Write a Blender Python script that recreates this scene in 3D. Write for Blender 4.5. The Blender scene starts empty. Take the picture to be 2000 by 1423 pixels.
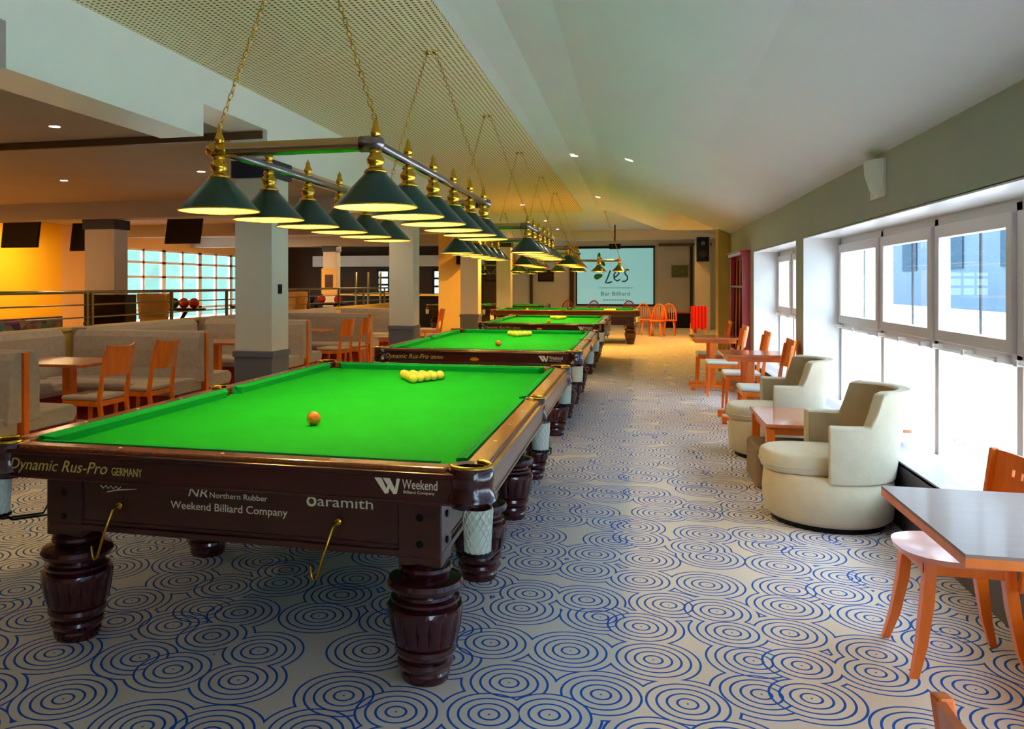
import bpy, bmesh, math, random
from mathutils import Vector, Matrix
random.seed(7)
PI = math.pi
sc = bpy.context.scene
C = sc.collection

# ------------------------------------------------------------------ camera
F_PX = 1580.0
cam_d = bpy.data.cameras.new('camera')
cam = bpy.data.objects.new('camera', cam_d)
C.objects.link(cam)
cam_d.sensor_width = 36.0
cam_d.lens = F_PX / 2000.0 * 36.0
cam_d.shift_x = 0.075
cam_d.shift_y = -156.5 / 2000.0
cam_d.clip_start = 0.05
cam_d.clip_end = 200
cam.location = (0, 0, 1.5)
cam.rotation_euler = (PI / 2, 0, math.atan(390 / F_PX))
sc.camera = cam

# ------------------------------------------------------------------ world, sun, exposure
DAY = 5.4          # sky strength
w = bpy.data.worlds.new('world')
sc.world = w
w.use_nodes = True
bg = w.node_tree.nodes['Background']
bg.inputs[0].default_value = (0.62, 0.80, 1.0, 1)
bg.inputs[1].default_value = DAY
sun_d = bpy.data.lights.new('sun', 'SUN')
sun_d.energy = 4.0
sun_d.angle = 0.02
sun_d.color = (1.0, 0.95, 0.86)
sun = bpy.data.objects.new('sun', sun_d)
C.objects.link(sun)
sun.rotation_euler = Vector((0.27, -0.30, 0.92)).to_track_quat('Z', 'Y').to_euler()
sc.view_settings.view_transform = 'Standard'
sc.view_settings.look = 'None'
sc.view_settings.gamma = 1
sc.view_settings.use_curve_mapping = False
sc.view_settings.exposure = 1.3
sc.cycles.max_bounces = 6
sc.cycles.diffuse_bounces = 4
sc.cycles.glossy_bounces = 3
sc.cycles.adaptive_threshold = 0.03
sc.cycles.transparent_max_bounces = 12
sc.cycles.sample_clamp_indirect = 6
sc.cycles.caustics_reflective = False
sc.cycles.caustics_refractive = False


def lamp(kind, loc, energy, col, size=0.1, rot=None, spot=1.9, sy=None):
    d = bpy.data.lights.new('room_lamp', kind)
    d.energy = energy
    d.color = col
    if kind == 'POINT':
        d.shadow_soft_size = size
    elif kind == 'SPOT':
        d.shadow_soft_size = size
        d.spot_size = spot
        d.spot_blend = 0.8
    else:
        d.size = size
        if sy:
            d.shape = 'RECTANGLE'
            d.size_y = sy
    o = bpy.data.objects.new('room_lamp', d)
    C.objects.link(o)
    o.location = loc
    if rot:
        o.rotation_euler = rot
    return o


WARM = (1.0, 0.60, 0.18)


# ------------------------------------------------------------------ materials
def lin(c):
    return tuple(((v / 255) / 12.92 if v / 255 <= 0.04045 else ((v / 255 + 0.055) / 1.055) ** 2.4) for v in c)


MATS = {}


def mat(name, rgb, rough=0.6, metal=0.0, spec=0.5, var=0.0, vscale=8.0, bump=0.0, bscale=60.0, coat=0.0,
        emit=None, estr=0.0, stretch=None, sheen=0.0, srgb=True):
    m = bpy.data.materials.new(name)
    m.use_nodes = True
    nt = m.node_tree
    b = nt.nodes['Principled BSDF']
    col = lin(rgb) if srgb else rgb
    b.inputs['Base Color'].default_value = (*col, 1)
    b.inputs['Roughness'].default_value = rough
    b.inputs['Metallic'].default_value = metal
    b.inputs['Specular IOR Level'].default_value = spec
    b.inputs['Coat Weight'].default_value = coat
    b.inputs['Coat Roughness'].default_value = 0.1
    if sheen:
        b.inputs['Sheen Weight'].default_value = sheen
    tc = mp = None
    if var or bump:
        tc = nt.nodes.new('ShaderNodeTexCoord')
        mp = nt.nodes.new('ShaderNodeMapping')
        nt.links.new(tc.outputs['Object'], mp.inputs['Vector'])
        if stretch:
            mp.inputs['Scale'].default_value = stretch
    if var:
        n = nt.nodes.new('ShaderNodeTexNoise')
        n.inputs['Scale'].default_value = vscale
        n.inputs['Detail'].default_value = 4
        nt.links.new(mp.outputs[0], n.inputs['Vector'])
        r = nt.nodes.new('ShaderNodeMix')
        r.data_type = 'RGBA'
        r.inputs['A'].default_value = (*[max(0, c * (1 - var)) for c in col], 1)
        r.inputs['B'].default_value = (*[min(1, c * (1 + var)) for c in col], 1)
        cr = nt.nodes.new('ShaderNodeMapRange')
        cr.inputs['From Min'].default_value = 0.3
        cr.inputs['From Max'].default_value = 0.7
        nt.links.new(n.outputs['Fac'], cr.inputs['Value'])
        nt.links.new(cr.outputs[0], r.inputs['Factor'])
        nt.links.new(r.outputs['Result'], b.inputs['Base Color'])
    if bump:
        n2 = nt.nodes.new('ShaderNodeTexNoise')
        n2.inputs['Scale'].default_value = bscale
        n2.inputs['Detail'].default_value = 2
        nt.links.new(tc.outputs['Object'], n2.inputs['Vector'])
        bp = nt.nodes.new('ShaderNodeBump')
        bp.inputs['Strength'].default_value = bump
        bp.inputs['Distance'].default_value = 0.004
        nt.links.new(n2.outputs['Fac'], bp.inputs['Height'])
        nt.links.new(bp.outputs[0], b.inputs['Normal'])
    if emit:
        b.inputs['Emission Color'].default_value = (*emit, 1)
        b.inputs['Emission Strength'].default_value = estr
    MATS[name] = m
    return m


def M(n):
    return MATS[n]


mat('white_wall', (214, 208, 192), 0.7, var=0.03, vscale=2, bump=0.05)
mat('white_plaster', (236, 234, 228), 0.38, var=0.02, vscale=1.5, bump=0.03, bscale=20)
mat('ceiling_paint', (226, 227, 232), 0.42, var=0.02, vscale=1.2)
mat('left_ceiling_dimmed', (160, 152, 136), 0.8, var=0.04, vscale=1.2)  # same white ceiling, with the dimness of this side put into the colour
mat('trim_brown', (96, 66, 34), 0.5)
mat('window_frame', (226, 216, 214), 0.35)
mat('yellow_wall', (236, 178, 10), 0.8, var=0.04, vscale=1)
mat('peach_wall', (226, 178, 110), 0.8, var=0.04, vscale=1)
mat('ochre_wall', (206, 172, 90), 0.8, var=0.05, vscale=1)
mat('dark_wall', (70, 46, 26), 0.7, var=0.1, vscale=2)
mat('far_wall', (216, 212, 200), 0.8, var=0.04, vscale=2)
mat('dado_grey', (96, 100, 116), 0.5, var=0.04, vscale=4)
mat('capital_navy', (30, 40, 62), 0.5)
mat('plinth_grey', (84, 76, 84), 0.5, var=0.05, vscale=3)
mat('ledge', (158, 150, 156), 0.4)
mat('black', (4, 4, 6), 0.5, spec=0.25)
mat('black_gloss', (12, 12, 16), 0.12)
mat('mahogany', (62, 14, 20), 0.2, var=0.3, vscale=7, stretch=(1, 1, 0.25), coat=0.6)
mat('mahogany_flat', (62, 16, 10), 0.28, var=0.3, vscale=6, stretch=(0.3, 0.3, 2), coat=0.5)
mat('rail_wood', (128, 62, 18), 0.25, var=0.3, vscale=14, stretch=(6, 0.5, 2), coat=0.5)
mat('orange_wood', (248, 120, 18), 0.35, var=0.16, vscale=9, stretch=(2, 2, 0.4), coat=0.3)
mat('orange_wood_top', (206, 116, 70), 0.22, var=0.14, vscale=9, stretch=(0.5, 3, 1), coat=0.5)
mat('beech_seat', (226, 142, 116), 0.2, var=0.08, vscale=6, stretch=(0.5, 3, 1), coat=0.6)
mat('taupe_top', (146, 114, 100), 0.42, var=0.06, vscale=12, stretch=(0.4, 3, 1), coat=0.1)
mat('red_wood', (150, 34, 14), 0.4, var=0.2, vscale=8, stretch=(1, 1, 0.3), coat=0.2)
mat('cherry_cabinet', (206, 70, 84), 0.3, coat=0.4)
mat('cloth_green', (6, 158, 44), 0.95, spec=0.1, bump=0.15, bscale=500, var=0.05, vscale=3)
mat('cushion_green', (4, 150, 62), 0.9, spec=0.1, bump=0.15, bscale=500)
mat('shade_green', (2, 50, 38), 0.28, spec=0.5, coat=0.35)
mat('shade_inner', (255, 226, 150), 0.5)
mat('brass', (214, 166, 52), 0.22, metal=1.0)
mat('brass_tube', (190, 160, 120), 0.15, metal=1.0)
mat('gunmetal', (150, 140, 140), 0.25, metal=1.0)
mat('black_iron', (16, 14, 14), 0.3, metal=0.5)
mat('steel', (150, 138, 110), 0.3, metal=1.0)
mat('net', (216, 222, 206), 0.9)
mat('letter', (232, 214, 176), 0.5)
mat('letter_gold', (206, 176, 90), 0.45)
mat('gold', (236, 170, 20), 0.35, metal=0.6)
mat('ball_ivory', (250, 222, 84), 0.12, coat=0.5)
mat('ball_orange', (250, 130, 8), 0.12, coat=0.5)
mat('ball_red', (230, 50, 20), 0.15, coat=0.5)
mat('ball_green', (30, 120, 40), 0.15, coat=0.5)
mat('ball_blue', (20, 40, 120), 0.15, coat=0.5)
mat('sofa', (178, 164, 150), 0.95, spec=0.1, var=0.08, vscale=20, bump=0.3, bscale=300, sheen=0.3)
mat('seat_fabric', (186, 170, 150), 0.95, spec=0.1, bump=0.3, bscale=300)
mat('white_fabric', (228, 232, 228), 0.9, spec=0.1, bump=0.3, bscale=300)
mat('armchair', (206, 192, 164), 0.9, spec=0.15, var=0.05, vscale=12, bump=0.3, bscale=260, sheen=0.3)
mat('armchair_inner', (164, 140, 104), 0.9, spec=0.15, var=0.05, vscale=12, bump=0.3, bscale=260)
mat('ottoman', (140, 122, 106), 0.9, spec=0.1, bump=0.3, bscale=260)
mat('red_cloth', (200, 12, 8), 0.8)
mat('screen_cloth', (148, 196, 196), 0.8, emit=lin((120, 176, 176)), estr=0.35)
mat('screen_ink', (40, 52, 50), 0.8)
mat('screen_ink_pale', (96, 140, 140), 0.8)
mat('leaf_ink', (60, 150, 30), 0.8)
mat('picture_dark', (60, 26, 12), 0.6, var=0.6, vscale=9)
mat('picture_green', (110, 120, 70), 0.6, var=0.5, vscale=12)
mat('picture_mat', (200, 196, 176), 0.7)
mat('tan_panel', (226, 180, 90), 0.6)
mat('pvc_white', (236, 232, 228), 0.3)
mat('lamp_glass', (240, 240, 236), 0.3)
mat('spot_glow', (255, 255, 255), 0.4, emit=(1.0, 0.93, 0.8), estr=14)
mat('bulb', (255, 220, 140), 0.4, emit=(1.0, 0.74, 0.28), estr=60)
mat('outside_white', (206, 210, 212), 0.9)
mat('outside_facade', (58, 76, 92), 0.8, var=0.12, vscale=0.6)
mat('outside_glass', (44, 62, 74), 0.9, spec=0.1)
mat('outside_green', (66, 92, 78), 0.9, var=0.2, vscale=0.8)
mat('window_wall_paint', (186, 182, 168), 0.7, var=0.03, vscale=2, bump=0.05)
mat('lane_wood', (226, 176, 110), 0.35, var=0.08, vscale=3, stretch=(0.3, 6, 1))
mat('foliage', (70, 120, 60), 0.8, var=0.4, vscale=9)

# bulbs give off much more light than they look to: brightness is what the photo's shades show
# glass pane: thin, lets the light straight through, weak mirror
g = bpy.data.materials.new('glass_pane')
g.use_nodes = True
nt = g.node_tree
nt.nodes.clear()
out = nt.nodes.new('ShaderNodeOutputMaterial')
mx = nt.nodes.new('ShaderNodeMixShader')
tr = nt.nodes.new('ShaderNodeBsdfTransparent')
tr.inputs[0].default_value = (0.93, 0.97, 0.97, 1)
gl = nt.nodes.new('ShaderNodeBsdfGlossy')
gl.inputs['Roughness'].default_value = 0.01
fr = nt.nodes.new('ShaderNodeLayerWeight')
pw = nt.nodes.new('ShaderNodeMath'); pw.operation = 'POWER'; pw.inputs[1].default_value = 4.0
nt.links.new(fr.outputs['Facing'], pw.inputs[0])
ma = nt.nodes.new('ShaderNodeMath'); ma.operation = 'MULTIPLY_ADD'; ma.inputs[1].default_value = 0.5; ma.inputs[2].default_value = 0.03
nt.links.new(pw.outputs[0], ma.inputs[0])
nt.links.new(ma.outputs[0], mx.inputs[0])
nt.links.new(tr.outputs[0], mx.inputs[1])
nt.links.new(gl.outputs[0], mx.inputs[2])
nt.links.new(mx.outputs[0], out.inputs[0])
MATS['glass_pane'] = g


class N:
    """tiny node helper"""
    def __init__(s, name, rough=0.9):
        s.m = bpy.data.materials.new(name)
        s.m.use_nodes = True
        s.nt = s.m.node_tree
        s.b = s.nt.nodes['Principled BSDF']
        s.b.inputs['Roughness'].default_value = rough
        s.b.inputs['Specular IOR Level'].default_value = 0.2
        MATS[name] = s.m

    def math(s, op, a, b=None, c=None):
        n = s.nt.nodes.new('ShaderNodeMath')
        n.operation = op
        for i, v in enumerate((a, b, c)):
            if v is None:
                continue
            if isinstance(v, (int, float)):
                n.inputs[i].default_value = v
            else:
                s.nt.links.new(v, n.inputs[i])
        return n.outputs[0]

    def mix(s, f, a, b):
        n = s.nt.nodes.new('ShaderNodeMix')
        n.data_type = 'RGBA'
        s.nt.links.new(f, n.inputs['Factor'])
        for k, v in (('A', a), ('B', b)):
            if isinstance(v, tuple):
                n.inputs[k].default_value = (*v, 1)
            else:
                s.nt.links.new(v, n.inputs[k])
        return n.outputs['Result']


# patterned carpet: overlapping sets of concentric rings
k = N('carpet', 0.95)
nt = k.nt
tc = nt.nodes.new('ShaderNodeTexCoord')
warp = nt.nodes.new('ShaderNodeTexNoise')
warp.inputs['Scale'].default_value = 900
nt.links.new(tc.outputs['Object'], warp.inputs['Vector'])
CELL = 0.30


def voro(feature, scale_xy=(1, 1)):
    mp = nt.nodes.new('ShaderNodeMapping')
    mp.inputs['Scale'].default_value = (1 / CELL, 1 / CELL, 1)
    nt.links.new(tc.outputs['Object'], mp.inputs['Vector'])
    v = nt.nodes.new('ShaderNodeTexVoronoi')
    v.voronoi_dimensions = '2D'
    v.feature = feature
    v.inputs['Scale'].default_value = 1
    v.inputs['Randomness'].default_value = 0.62
    nt.links.new(mp.outputs[0], v.inputs['Vector'])
    return v


STEP = 0.036


def rings(dist, nmax, lw):
    d = k.math('MULTIPLY', dist, CELL)
    q = k.math('DIVIDE', d, STEP)
    fr_ = k.math('ABSOLUTE', k.math('SUBTRACT', k.math('FRACT', k.math('ADD', q, 0.5)), 0.5))
    line = k.math('LESS_THAN', fr_, lw)
    ins = k.math('LESS_THAN', q, nmax + 0.5)
    return k.math('MULTIPLY', line, ins)


v1 = voro('F1')
v2 = voro('F2')
r1 = rings(v1.outputs['Distance'], 5, 0.125)
r2 = rings(v2.outputs['Distance'], 4, 0.125)
sep = nt.nodes.new('ShaderNodeSeparateColor')
nt.links.new(v1.outputs['Color'], sep.inputs[0])
pick = k.math('GREATER_THAN', sep.outputs[0], 0.62)
r2 = k.math('MULTIPLY', r2, pick)
allr = k.math('MAXIMUM', r1, r2)
cream = k.mix(k.math('MULTIPLY', warp.outputs['Fac'], 1.0), lin((198, 184, 168)), lin((232, 220, 206)))
colr = k.mix(allr, cream, lin((20, 84, 178)))
nt.links.new(colr, k.b.inputs['Base Color'])
bp = nt.nodes.new('ShaderNodeBump')
bp.inputs['Strength'].default_value = 0.3
bp.inputs['Distance'].default_value = 0.003
nt.links.new(warp.outputs['Fac'], bp.inputs['Height'])
nt.links.new(bp.outputs[0], k.b.inputs['Normal'])

# ceiling grille: square openings between thin cream bars
k2 = N('ceiling_grille', 0.6)
nt2 = k2.nt
tc2 = nt2.nodes.new('ShaderNodeTexCoord')
sx = nt2.nodes.new('ShaderNodeSeparateXYZ')
nt2.links.new(tc2.outputs['Object'], sx.inputs[0])
PITCH = 0.045
fx = k2.math('FRACT', k2.math('DIVIDE', sx.outputs[0], PITCH))
fy = k2.math('FRACT', k2.math('DIVIDE', sx.outputs[1], PITCH))
bx_ = k2.math('GREATER_THAN', fx, 0.55)
by_ = k2.math('GREATER_THAN', fy, 0.50)
hole = k2.math('MULTIPLY', bx_, by_)
cg = k2.mix(hole, lin((246, 226, 186)), lin((120, 82, 36)))
nt2.links.new(cg, k2.b.inputs['Base Color'])

# muddled colourful panel behind the bowling lanes
k3 = N('lane_mural', 0.5)
vv = k3.nt.nodes.new('ShaderNodeTexVoronoi')
vv.inputs['Scale'].default_value = 7
tc3 = k3.nt.nodes.new('ShaderNodeTexCoord')
k3.nt.links.new(tc3.outputs['Object'], vv.inputs['Vector'])
hsv = k3.nt.nodes.new('ShaderNodeHueSaturation')
hsv.inputs['Saturation'].default_value = 1.3
hsv.inputs['Value'].default_value = 0.14
k3.nt.links.new(vv.outputs['Color'], hsv.inputs['Color'])
mm = k3.nt.nodes.new('ShaderNodeMix')
mm.data_type = 'RGBA'
mm.inputs['Factor'].default_value = 0.45
mm.inputs['B'].default_value = (0.03, 0.01, 0.05, 1)
k3.nt.links.new(hsv.outputs[0], mm.inputs['A'])
k3.nt.links.new(mm.outputs['Result'], k3.b.inputs['Base Color'])


# ------------------------------------------------------------------ mesh helpers
class MB:
    def __init__(s):
        s.bm = bmesh.new()

    def box(s, x0, x1, y0, y1, z0, z1):
        v = [s.bm.verts.new(p) for p in ((x0, y0, z0), (x1, y0, z0), (x1, y1, z0), (x0, y1, z0),
                                         (x0, y0, z1), (x1, y0, z1), (x1, y1, z1), (x0, y1, z1))]
        for f in ((3, 2, 1, 0), (4, 5, 6, 7), (0, 1, 5, 4), (1, 2, 6, 5), (2, 3, 7, 6), (3, 0, 4, 7)):
            s.bm.faces.new([v[i] for i in f])
        return v

    def hexa(s, bottom, top):
        """two quads of four points each"""
        v = [s.bm.verts.new(p) for p in list(bottom) + list(top)]
        for f in ((3, 2, 1, 0), (4, 5, 6, 7), (0, 1, 5, 4), (1, 2, 6, 5), (2, 3, 7, 6), (3, 0, 4, 7)):
            s.bm.faces.new([v[i] for i in f])

    def prism(s, pts, axis, a, b):
        """extrude polygon pts (2D) along axis from a to b"""
        def P(p, t):
            return {'x': (t, p[0], p[1]), 'y': (p[0], t, p[1]), 'z': (p[0], p[1], t)}[axis]
        A = [s.bm.verts.new(P(p, a)) for p in pts]
        B = [s.bm.verts.new(P(p, b)) for p in pts]
        n = len(pts)
        s.bm.faces.new(A)
        s.bm.faces.new(B[::-1])
        for i in range(n):
            s.bm.faces.new((A[i], B[i], B[(i + 1) % n], A[(i + 1) % n]))

    def lathe(s, prof, n=24, c=(0, 0, 0), axis='z', cap=True, flute=None):
        rings_ = []
        for (r, z) in prof:
            ring = []
            for i in range(n):
                a = 2 * PI * i / n
                rr = r
                if flute and flute[0] < z < flute[1] and (i % 4 == 0):
                    rr = r - flute[2]
                p = (rr * math.cos(a), rr * math.sin(a), z)
                if axis == 'x':
                    p = (z, p[0], p[1])
                elif axis == 'y':
                    p = (p[0], z, p[1])
                ring.append(s.bm.verts.new((p[0] + c[0], p[1] + c[1], p[2] + c[2])))
            rings_.append(ring)
        for a, b in zip(rings_[:-1], rings_[1:]):
            for i in range(n):
                s.bm.faces.new((a[i], a[(i + 1) % n], b[(i + 1) % n], b[i]))
        if cap:
            s.bm.faces.new(rings_[0][::-1])
            s.bm.faces.new(rings_[-1])

    def tube(s, pts, r, n=8, closed=False):
        pts = [Vector(p) for p in pts]
        rs = []
        m = len(pts)
        up = None
        for i, p in enumerate(pts):
            if closed:
                t = pts[(i + 1) % m] - pts[i - 1]
            else:
                t = pts[min(i + 1, m - 1)] - pts[max(i - 1, 0)]
            t.normalize()
            if up is None:
                up = Vector((0, 0, 1)) if abs(t.z) < 0.9 else Vector((1, 0, 0))
            a = t.cross(up)
            if a.length < 1e-4:
                a = t.cross(Vector((0, 1, 0)))
            a.normalize()
            b = a.cross(t)
            up = b
            rr = r[i] if isinstance(r, (list, tuple)) else r
            rs.append([s.bm.verts.new(p + rr * (math.cos(2 * PI * j / n) * a + math.sin(2 * PI * j / n) * b)) for j in range(n)])
        pairs = list(zip(rs[:-1], rs[1:]))
        if closed:
            pairs.append((rs[-1], rs[0]))
        for a, b in pairs:
            for j in range(n):
                s.bm.faces.new((a[j], a[(j + 1) % n], b[(j + 1) % n], b[j]))
        if not closed:
            s.bm.faces.new(rs[0][::-1])
            s.bm.faces.new(rs[-1])

    def sphere(s, c, r, seg=20, rg=12, sc_=(1, 1, 1)):
        mtx = Matrix.Translation(c) @ Matrix.Diagonal((r * sc_[0], r * sc_[1], r * sc_[2], 1))
        bmesh.ops.create_uvsphere(s.bm, u_segments=seg, v_segments=rg, radius=1, matrix=mtx)

    def build(s, name, material, parent=None, smooth=False, bevel=0.0, bseg=2, subsurf=0, loc=(0, 0, 0), auto=False):
        bmesh.ops.recalc_face_normals(s.bm, faces=s.bm.faces[:])
        me = bpy.data.meshes.new(name)
        s.bm.to_mesh(me)
        s.bm.free()
        me.materials.append(M(material) if isinstance(material, str) else material)
        if smooth:
            for p in me.polygons:
                p.use_smooth = True
        if auto:
            me.set_sharp_from_angle(angle=math.radians(32))
        o = bpy.data.objects.new(name, me)
        C.objects.link(o)
        o.location = loc
        if parent is not None:
            o.parent = parent
        if bevel:
            md = o.modifiers.new('bevel', 'BEVEL')
            md.width = bevel
            md.segments = bseg
            md.limit_method = 'ANGLE'
        if subsurf:
            md = o.modifiers.new('sub', 'SUBSURF')
            md.levels = subsurf
            md.render_levels = subsurf
        return o


def tag(o, label, cat, group=None, kind=None):
    if label:
        o['label'] = label
    if cat:
        o['category'] = cat
    if group:
        o['group'] = group
    if kind:
        o['kind'] = kind
    return o


def thing(name, label, cat, loc=(0, 0, 0), rz=0.0, group=None):
    o = bpy.data.objects.new(name, None)
    C.objects.link(o)
    o.location = loc
    o.rotation_euler = (0, 0, rz)
    o.empty_display_size = 0.1
    return tag(o, label, cat, group)


def dup(root, loc, rz=0.0, label=None, group=None, skip=()):
    r = root.copy()
    C.objects.link(r)
    r.location = loc
    r.rotation_euler = (0, 0, rz)
    if label:
        r['label'] = label
    if group:
        r['group'] = group

    def rec(a, b):
        for ch in list(a.children):
            if ch.name.split('.')[0] in skip:
                continue
            c = ch.copy()
            C.objects.link(c)
            c.parent = b
            rec(ch, c)
    rec(root, r)
    return r


def struct(o):
    o['kind'] = 'structure'
    return o


def box1(name, material, x0, x1, y0, y1, z0, z1, parent=None, bevel=0.0):
    m = MB()
    m.box(x0, x1, y0, y1, z0, z1)
    return m.build(name, material, parent, bevel=bevel)


def text(name, body, width, height, loc, rot, material, parent, depth=0.0015, shear=0.0, align='LEFT'):
    cu = bpy.data.curves.new(name, 'FONT')
    cu.body = body
    cu.size = 1
    cu.shear = shear
    cu.extrude = 0.0
    cu.resolution_u = 3
    o = bpy.data.objects.new(name, cu)
    C.objects.link(o)
    dg = bpy.context.evaluated_depsgraph_get()
    me = bpy.data.meshes.new_from_object(o.evaluated_get(dg))
    bpy.data.objects.remove(o)
    xs = [v.co.x for v in me.vertices]
    ys = [v.co.y for v in me.vertices]
    W = max(xs) - min(xs)
    H = max(ys) - min(ys)
    sxx = width / W
    syy = height / H
    for v in me.vertices:
        v.co.x = (v.co.x - min(xs)) * sxx
        v.co.y = (v.co.y - min(ys)) * syy
    bm = bmesh.new()
    bm.from_mesh(me)
    ret = bmesh.ops.extrude_face_region(bm, geom=bm.faces[:])
    bmesh.ops.translate(bm, verts=[e for e in ret['geom'] if isinstance(e, bmesh.types.BMVert)], vec=(0, 0, depth))
    bmesh.ops.recalc_face_normals(bm, faces=bm.faces[:])
    bm.to_mesh(me)
    bm.free()
    me.materials.clear()
    me.materials.append(M(material))
    ob = bpy.data.objects.new(name, me)
    C.objects.link(ob)
    ob.parent = parent
    ob.location = loc
    ob.rotation_euler = rot
    return ob


# ================================================================== SETTING
XW = 1.60      # inner face of the window wall
XG = 1.93      # glass plane
XC = -3.65     # aisle face of the pillars and the long beam
Y_BACK = -3.2
Y_FAR = 31.0
XL = -14.0

# floor
m = MB(); m.box(-6.8, 4.2, Y_BACK, Y_FAR, -0.15, 0)
struct(m.build('floor', 'carpet'))
m = MB(); m.box(XL - 0.3, -6.8, Y_BACK, Y_FAR, -0.15, 0)
struct(m.build('floor_left', 'lane_wood'))

# window wall with two openings
ZS, ZT = 0.33, 1.93
OPEN = ((-2.6, 8.55), (8.91, 11.955))
for (y0, y1, z0, z1) in ((Y_BACK, -2.6, 0, 2.6), (8.55, 8.91, 0, 2.6), (11.955, 14.75, 0, 2.6),
                         (-2.6, 8.55, 1.955, 2.6), (8.91, 11.955, 1.955, 2.6),
                         (-2.6, 8.55, 0, 0.31), (8.91, 11.955, 0, 0.31)):
    pass
m = MB()
m.box(XW, 2.1, Y_BACK, -2.6, 0, 2.9)
m.box(XW, 2.1, 8.55, 8.91, 0, 2.9)
m.box(XW, 2.1, 11.955, 14.75, 0, 2.9)
m.box(XW, 2.1, -2.6, 8.55, 1.955, 2.9)
m.box(XW, 2.1, 8.91, 11.955, 1.955, 2.9)
m.box(XW + 0.1, 2.1, -2.6, 8.55, 0, 0.31)
m.box(XW + 0.1, 2.1, 8.91, 11.955, 0, 0.31)
struct(m.build('wall_right', 'window_wall_paint'))
# white reveals of the openings
for i, (y0, y1) in enumerate(OPEN):
    m = MB()
    m.box(XW, XG + 0.05, y0, y1, 1.945, 1.96)
    m.box(XW, XG + 0.05, y1 - 0.012, y1 + 0.002, 0.31, 1.96)
    m.box(XW, XG + 0.05, y0 - 0.002, y0 + 0.012, 0.31, 1.96)
    struct(m.build('trim_%d' % (i + 1), 'pvc_white'))
# dark low plinth and pale sill
m = MB()
m.box(1.585, 1.62, Y_BACK, 14.7, 0, 0.40)
struct(m.build('baseboard_right', 'plinth_grey'))
for i, (y0, y1) in enumerate(OPEN):
    m = MB()
    m.box(1.585, 1.87, y0, y1, 0.385, 0.41)
    m.box(1.905, XG + 0.03, y0, y1, 0.32, 0.385)
    o = struct(m.build('trim_%d' % (i + 3), 'ledge'))
    m = MB()
    m.box(1.87, 1.905, y0, y1, 0.34, 0.36)
    m.build('slot', 'black', o)

# projecting pier after the far window
m = MB(); m.box(1.40, 2.1, 14.75, 15.25, 0, 2.9)
struct(m.build('wall_pier', 'ochre_wall'))

# windows: frame, casements, panes
def window(name, y0, y1, bars, ztr=1.103):
    m = MB()
    fx0, fx1 = XG, XG + 0.07
    m.box(fx0, fx1, y0, y1, ZS, ZS + 0.03)
    m.box(fx0, fx1, y0, y1, ZT - 0.05, ZT + 0.02)
    m.box(fx0, fx1, y0, y1, ztr - 0.03, ztr + 0.03)
    edges = [y0] + list(bars) + [y1]
    for j, y in enumerate(edges):
        a = 0.035
        m.box(fx0, fx1, max(y0, y - a), min(y1, y + a), ZS, ZT)
    f = struct(m.build(name, 'window_frame', bevel=0.004))
    for a, b in zip(edges[:-1], edges[1:]):
        ya, yb = a + 0.035, b - 0.035
        # casement above the transom
        c = MB()
        for (p, q, r, s_) in ((ya, yb, ztr + 0.03, ztr + 0.105), (ya, yb, ZT - 0.13, ZT - 0.05), (ya, ya + 0.07, ztr + 0.1, ZT - 0.12), (yb - 0.07, yb, ztr + 0.1, ZT - 0.12)):
            c.box(XG - 0.025, XG + 0.045, p, q, r, s_)
        cs = c.build('casement', 'window_frame', f, bevel=0.006)
        c = MB(); c.box(XG + 0.01, XG + 0.013, ya + 0.07, yb - 0.07, ztr + 0.105, ZT - 0.13)
        c.build('pane', 'glass_pane', cs)
        c = MB(); c.box(XG + 0.035, XG + 0.045, (ya + yb) / 2 - 0.008, (ya + yb) / 2 + 0.008, ztr + 0.1, ZT - 0.12)
        c.build('glazing_bar', 'plinth_grey', cs)
        c = MB()
        c.tube([(XG - 0.05, ya + 0.1, ztr - 0.005), (XG - 0.05, (ya + yb) / 2, ztr - 0.005), (XG - 0.05, yb - 0.06, ztr - 0.005)], 0.006)
        for yy in (ya + 0.1, (ya + yb) / 2, yb - 0.06):
            c.box(XG - 0.06, XG + 0.01, yy - 0.02, yy + 0.02, ztr - 0.02, ztr + 0.012)
        c.build('handle', 'pvc_white', cs)
        c = MB(); c.box(XG + 0.03, XG + 0.033, ya, yb, ZS + 0.03, ztr - 0.03)
        c.build('pane', 'glass_pane', f)


window('window_1', -2.6, 8.53, (-1.3, -0.05, 1.15, 2.35, 3.57, 4.78, 5.966, 7.174))
window('window_2', 8.92, 11.94, (9.9, 10.92))

# ceiling of the billiard hall: flat over the tables, then sloping to the windows
prof = [(-4.07, 3.41), (-1.2, 3.41), (-0.9, 3.385), (-0.5, 3.27), (0.0, 3.06), (0.7, 2.78), (1.25, 2.52), (XW + 0.02, 2.36),
        (XW + 0.02, 2.9), (0.7, 3.2), (0, 3.5), (-4.07, 3.6)]
m = MB(); m.prism(prof, 'y', Y_BACK, 14.95)
m.prism([(-4.07, 3.41), (-1.2, 3.41), (-0.9, 3.385), (-0.5, 3.27), (0.0, 3.06), (0.6, 2.82), (0.8, 2.80), (3.3, 2.80), (3.3, 3.2), (0.7, 3.3), (0, 3.5), (-4.07, 3.6)], 'y', 14.95, 20.3)
struct(m.build('ceiling', 'ceiling_paint', smooth=False))
m = MB()
m.prism([(-4.07, 3.41), (1.5, 3.41), (3.2, 3.2), (3.3, 3.6), (-4.07, 3.6)], 'y', 20.28, Y_FAR)
struct(m.build('ceiling_far', 'ceiling_paint'))
m = MB(); m.box(XC, -1.32, Y_BACK, 21.5, 3.395, 3.409)
struct(m.build('ceiling_grille', 'ceiling_grille'))
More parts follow.
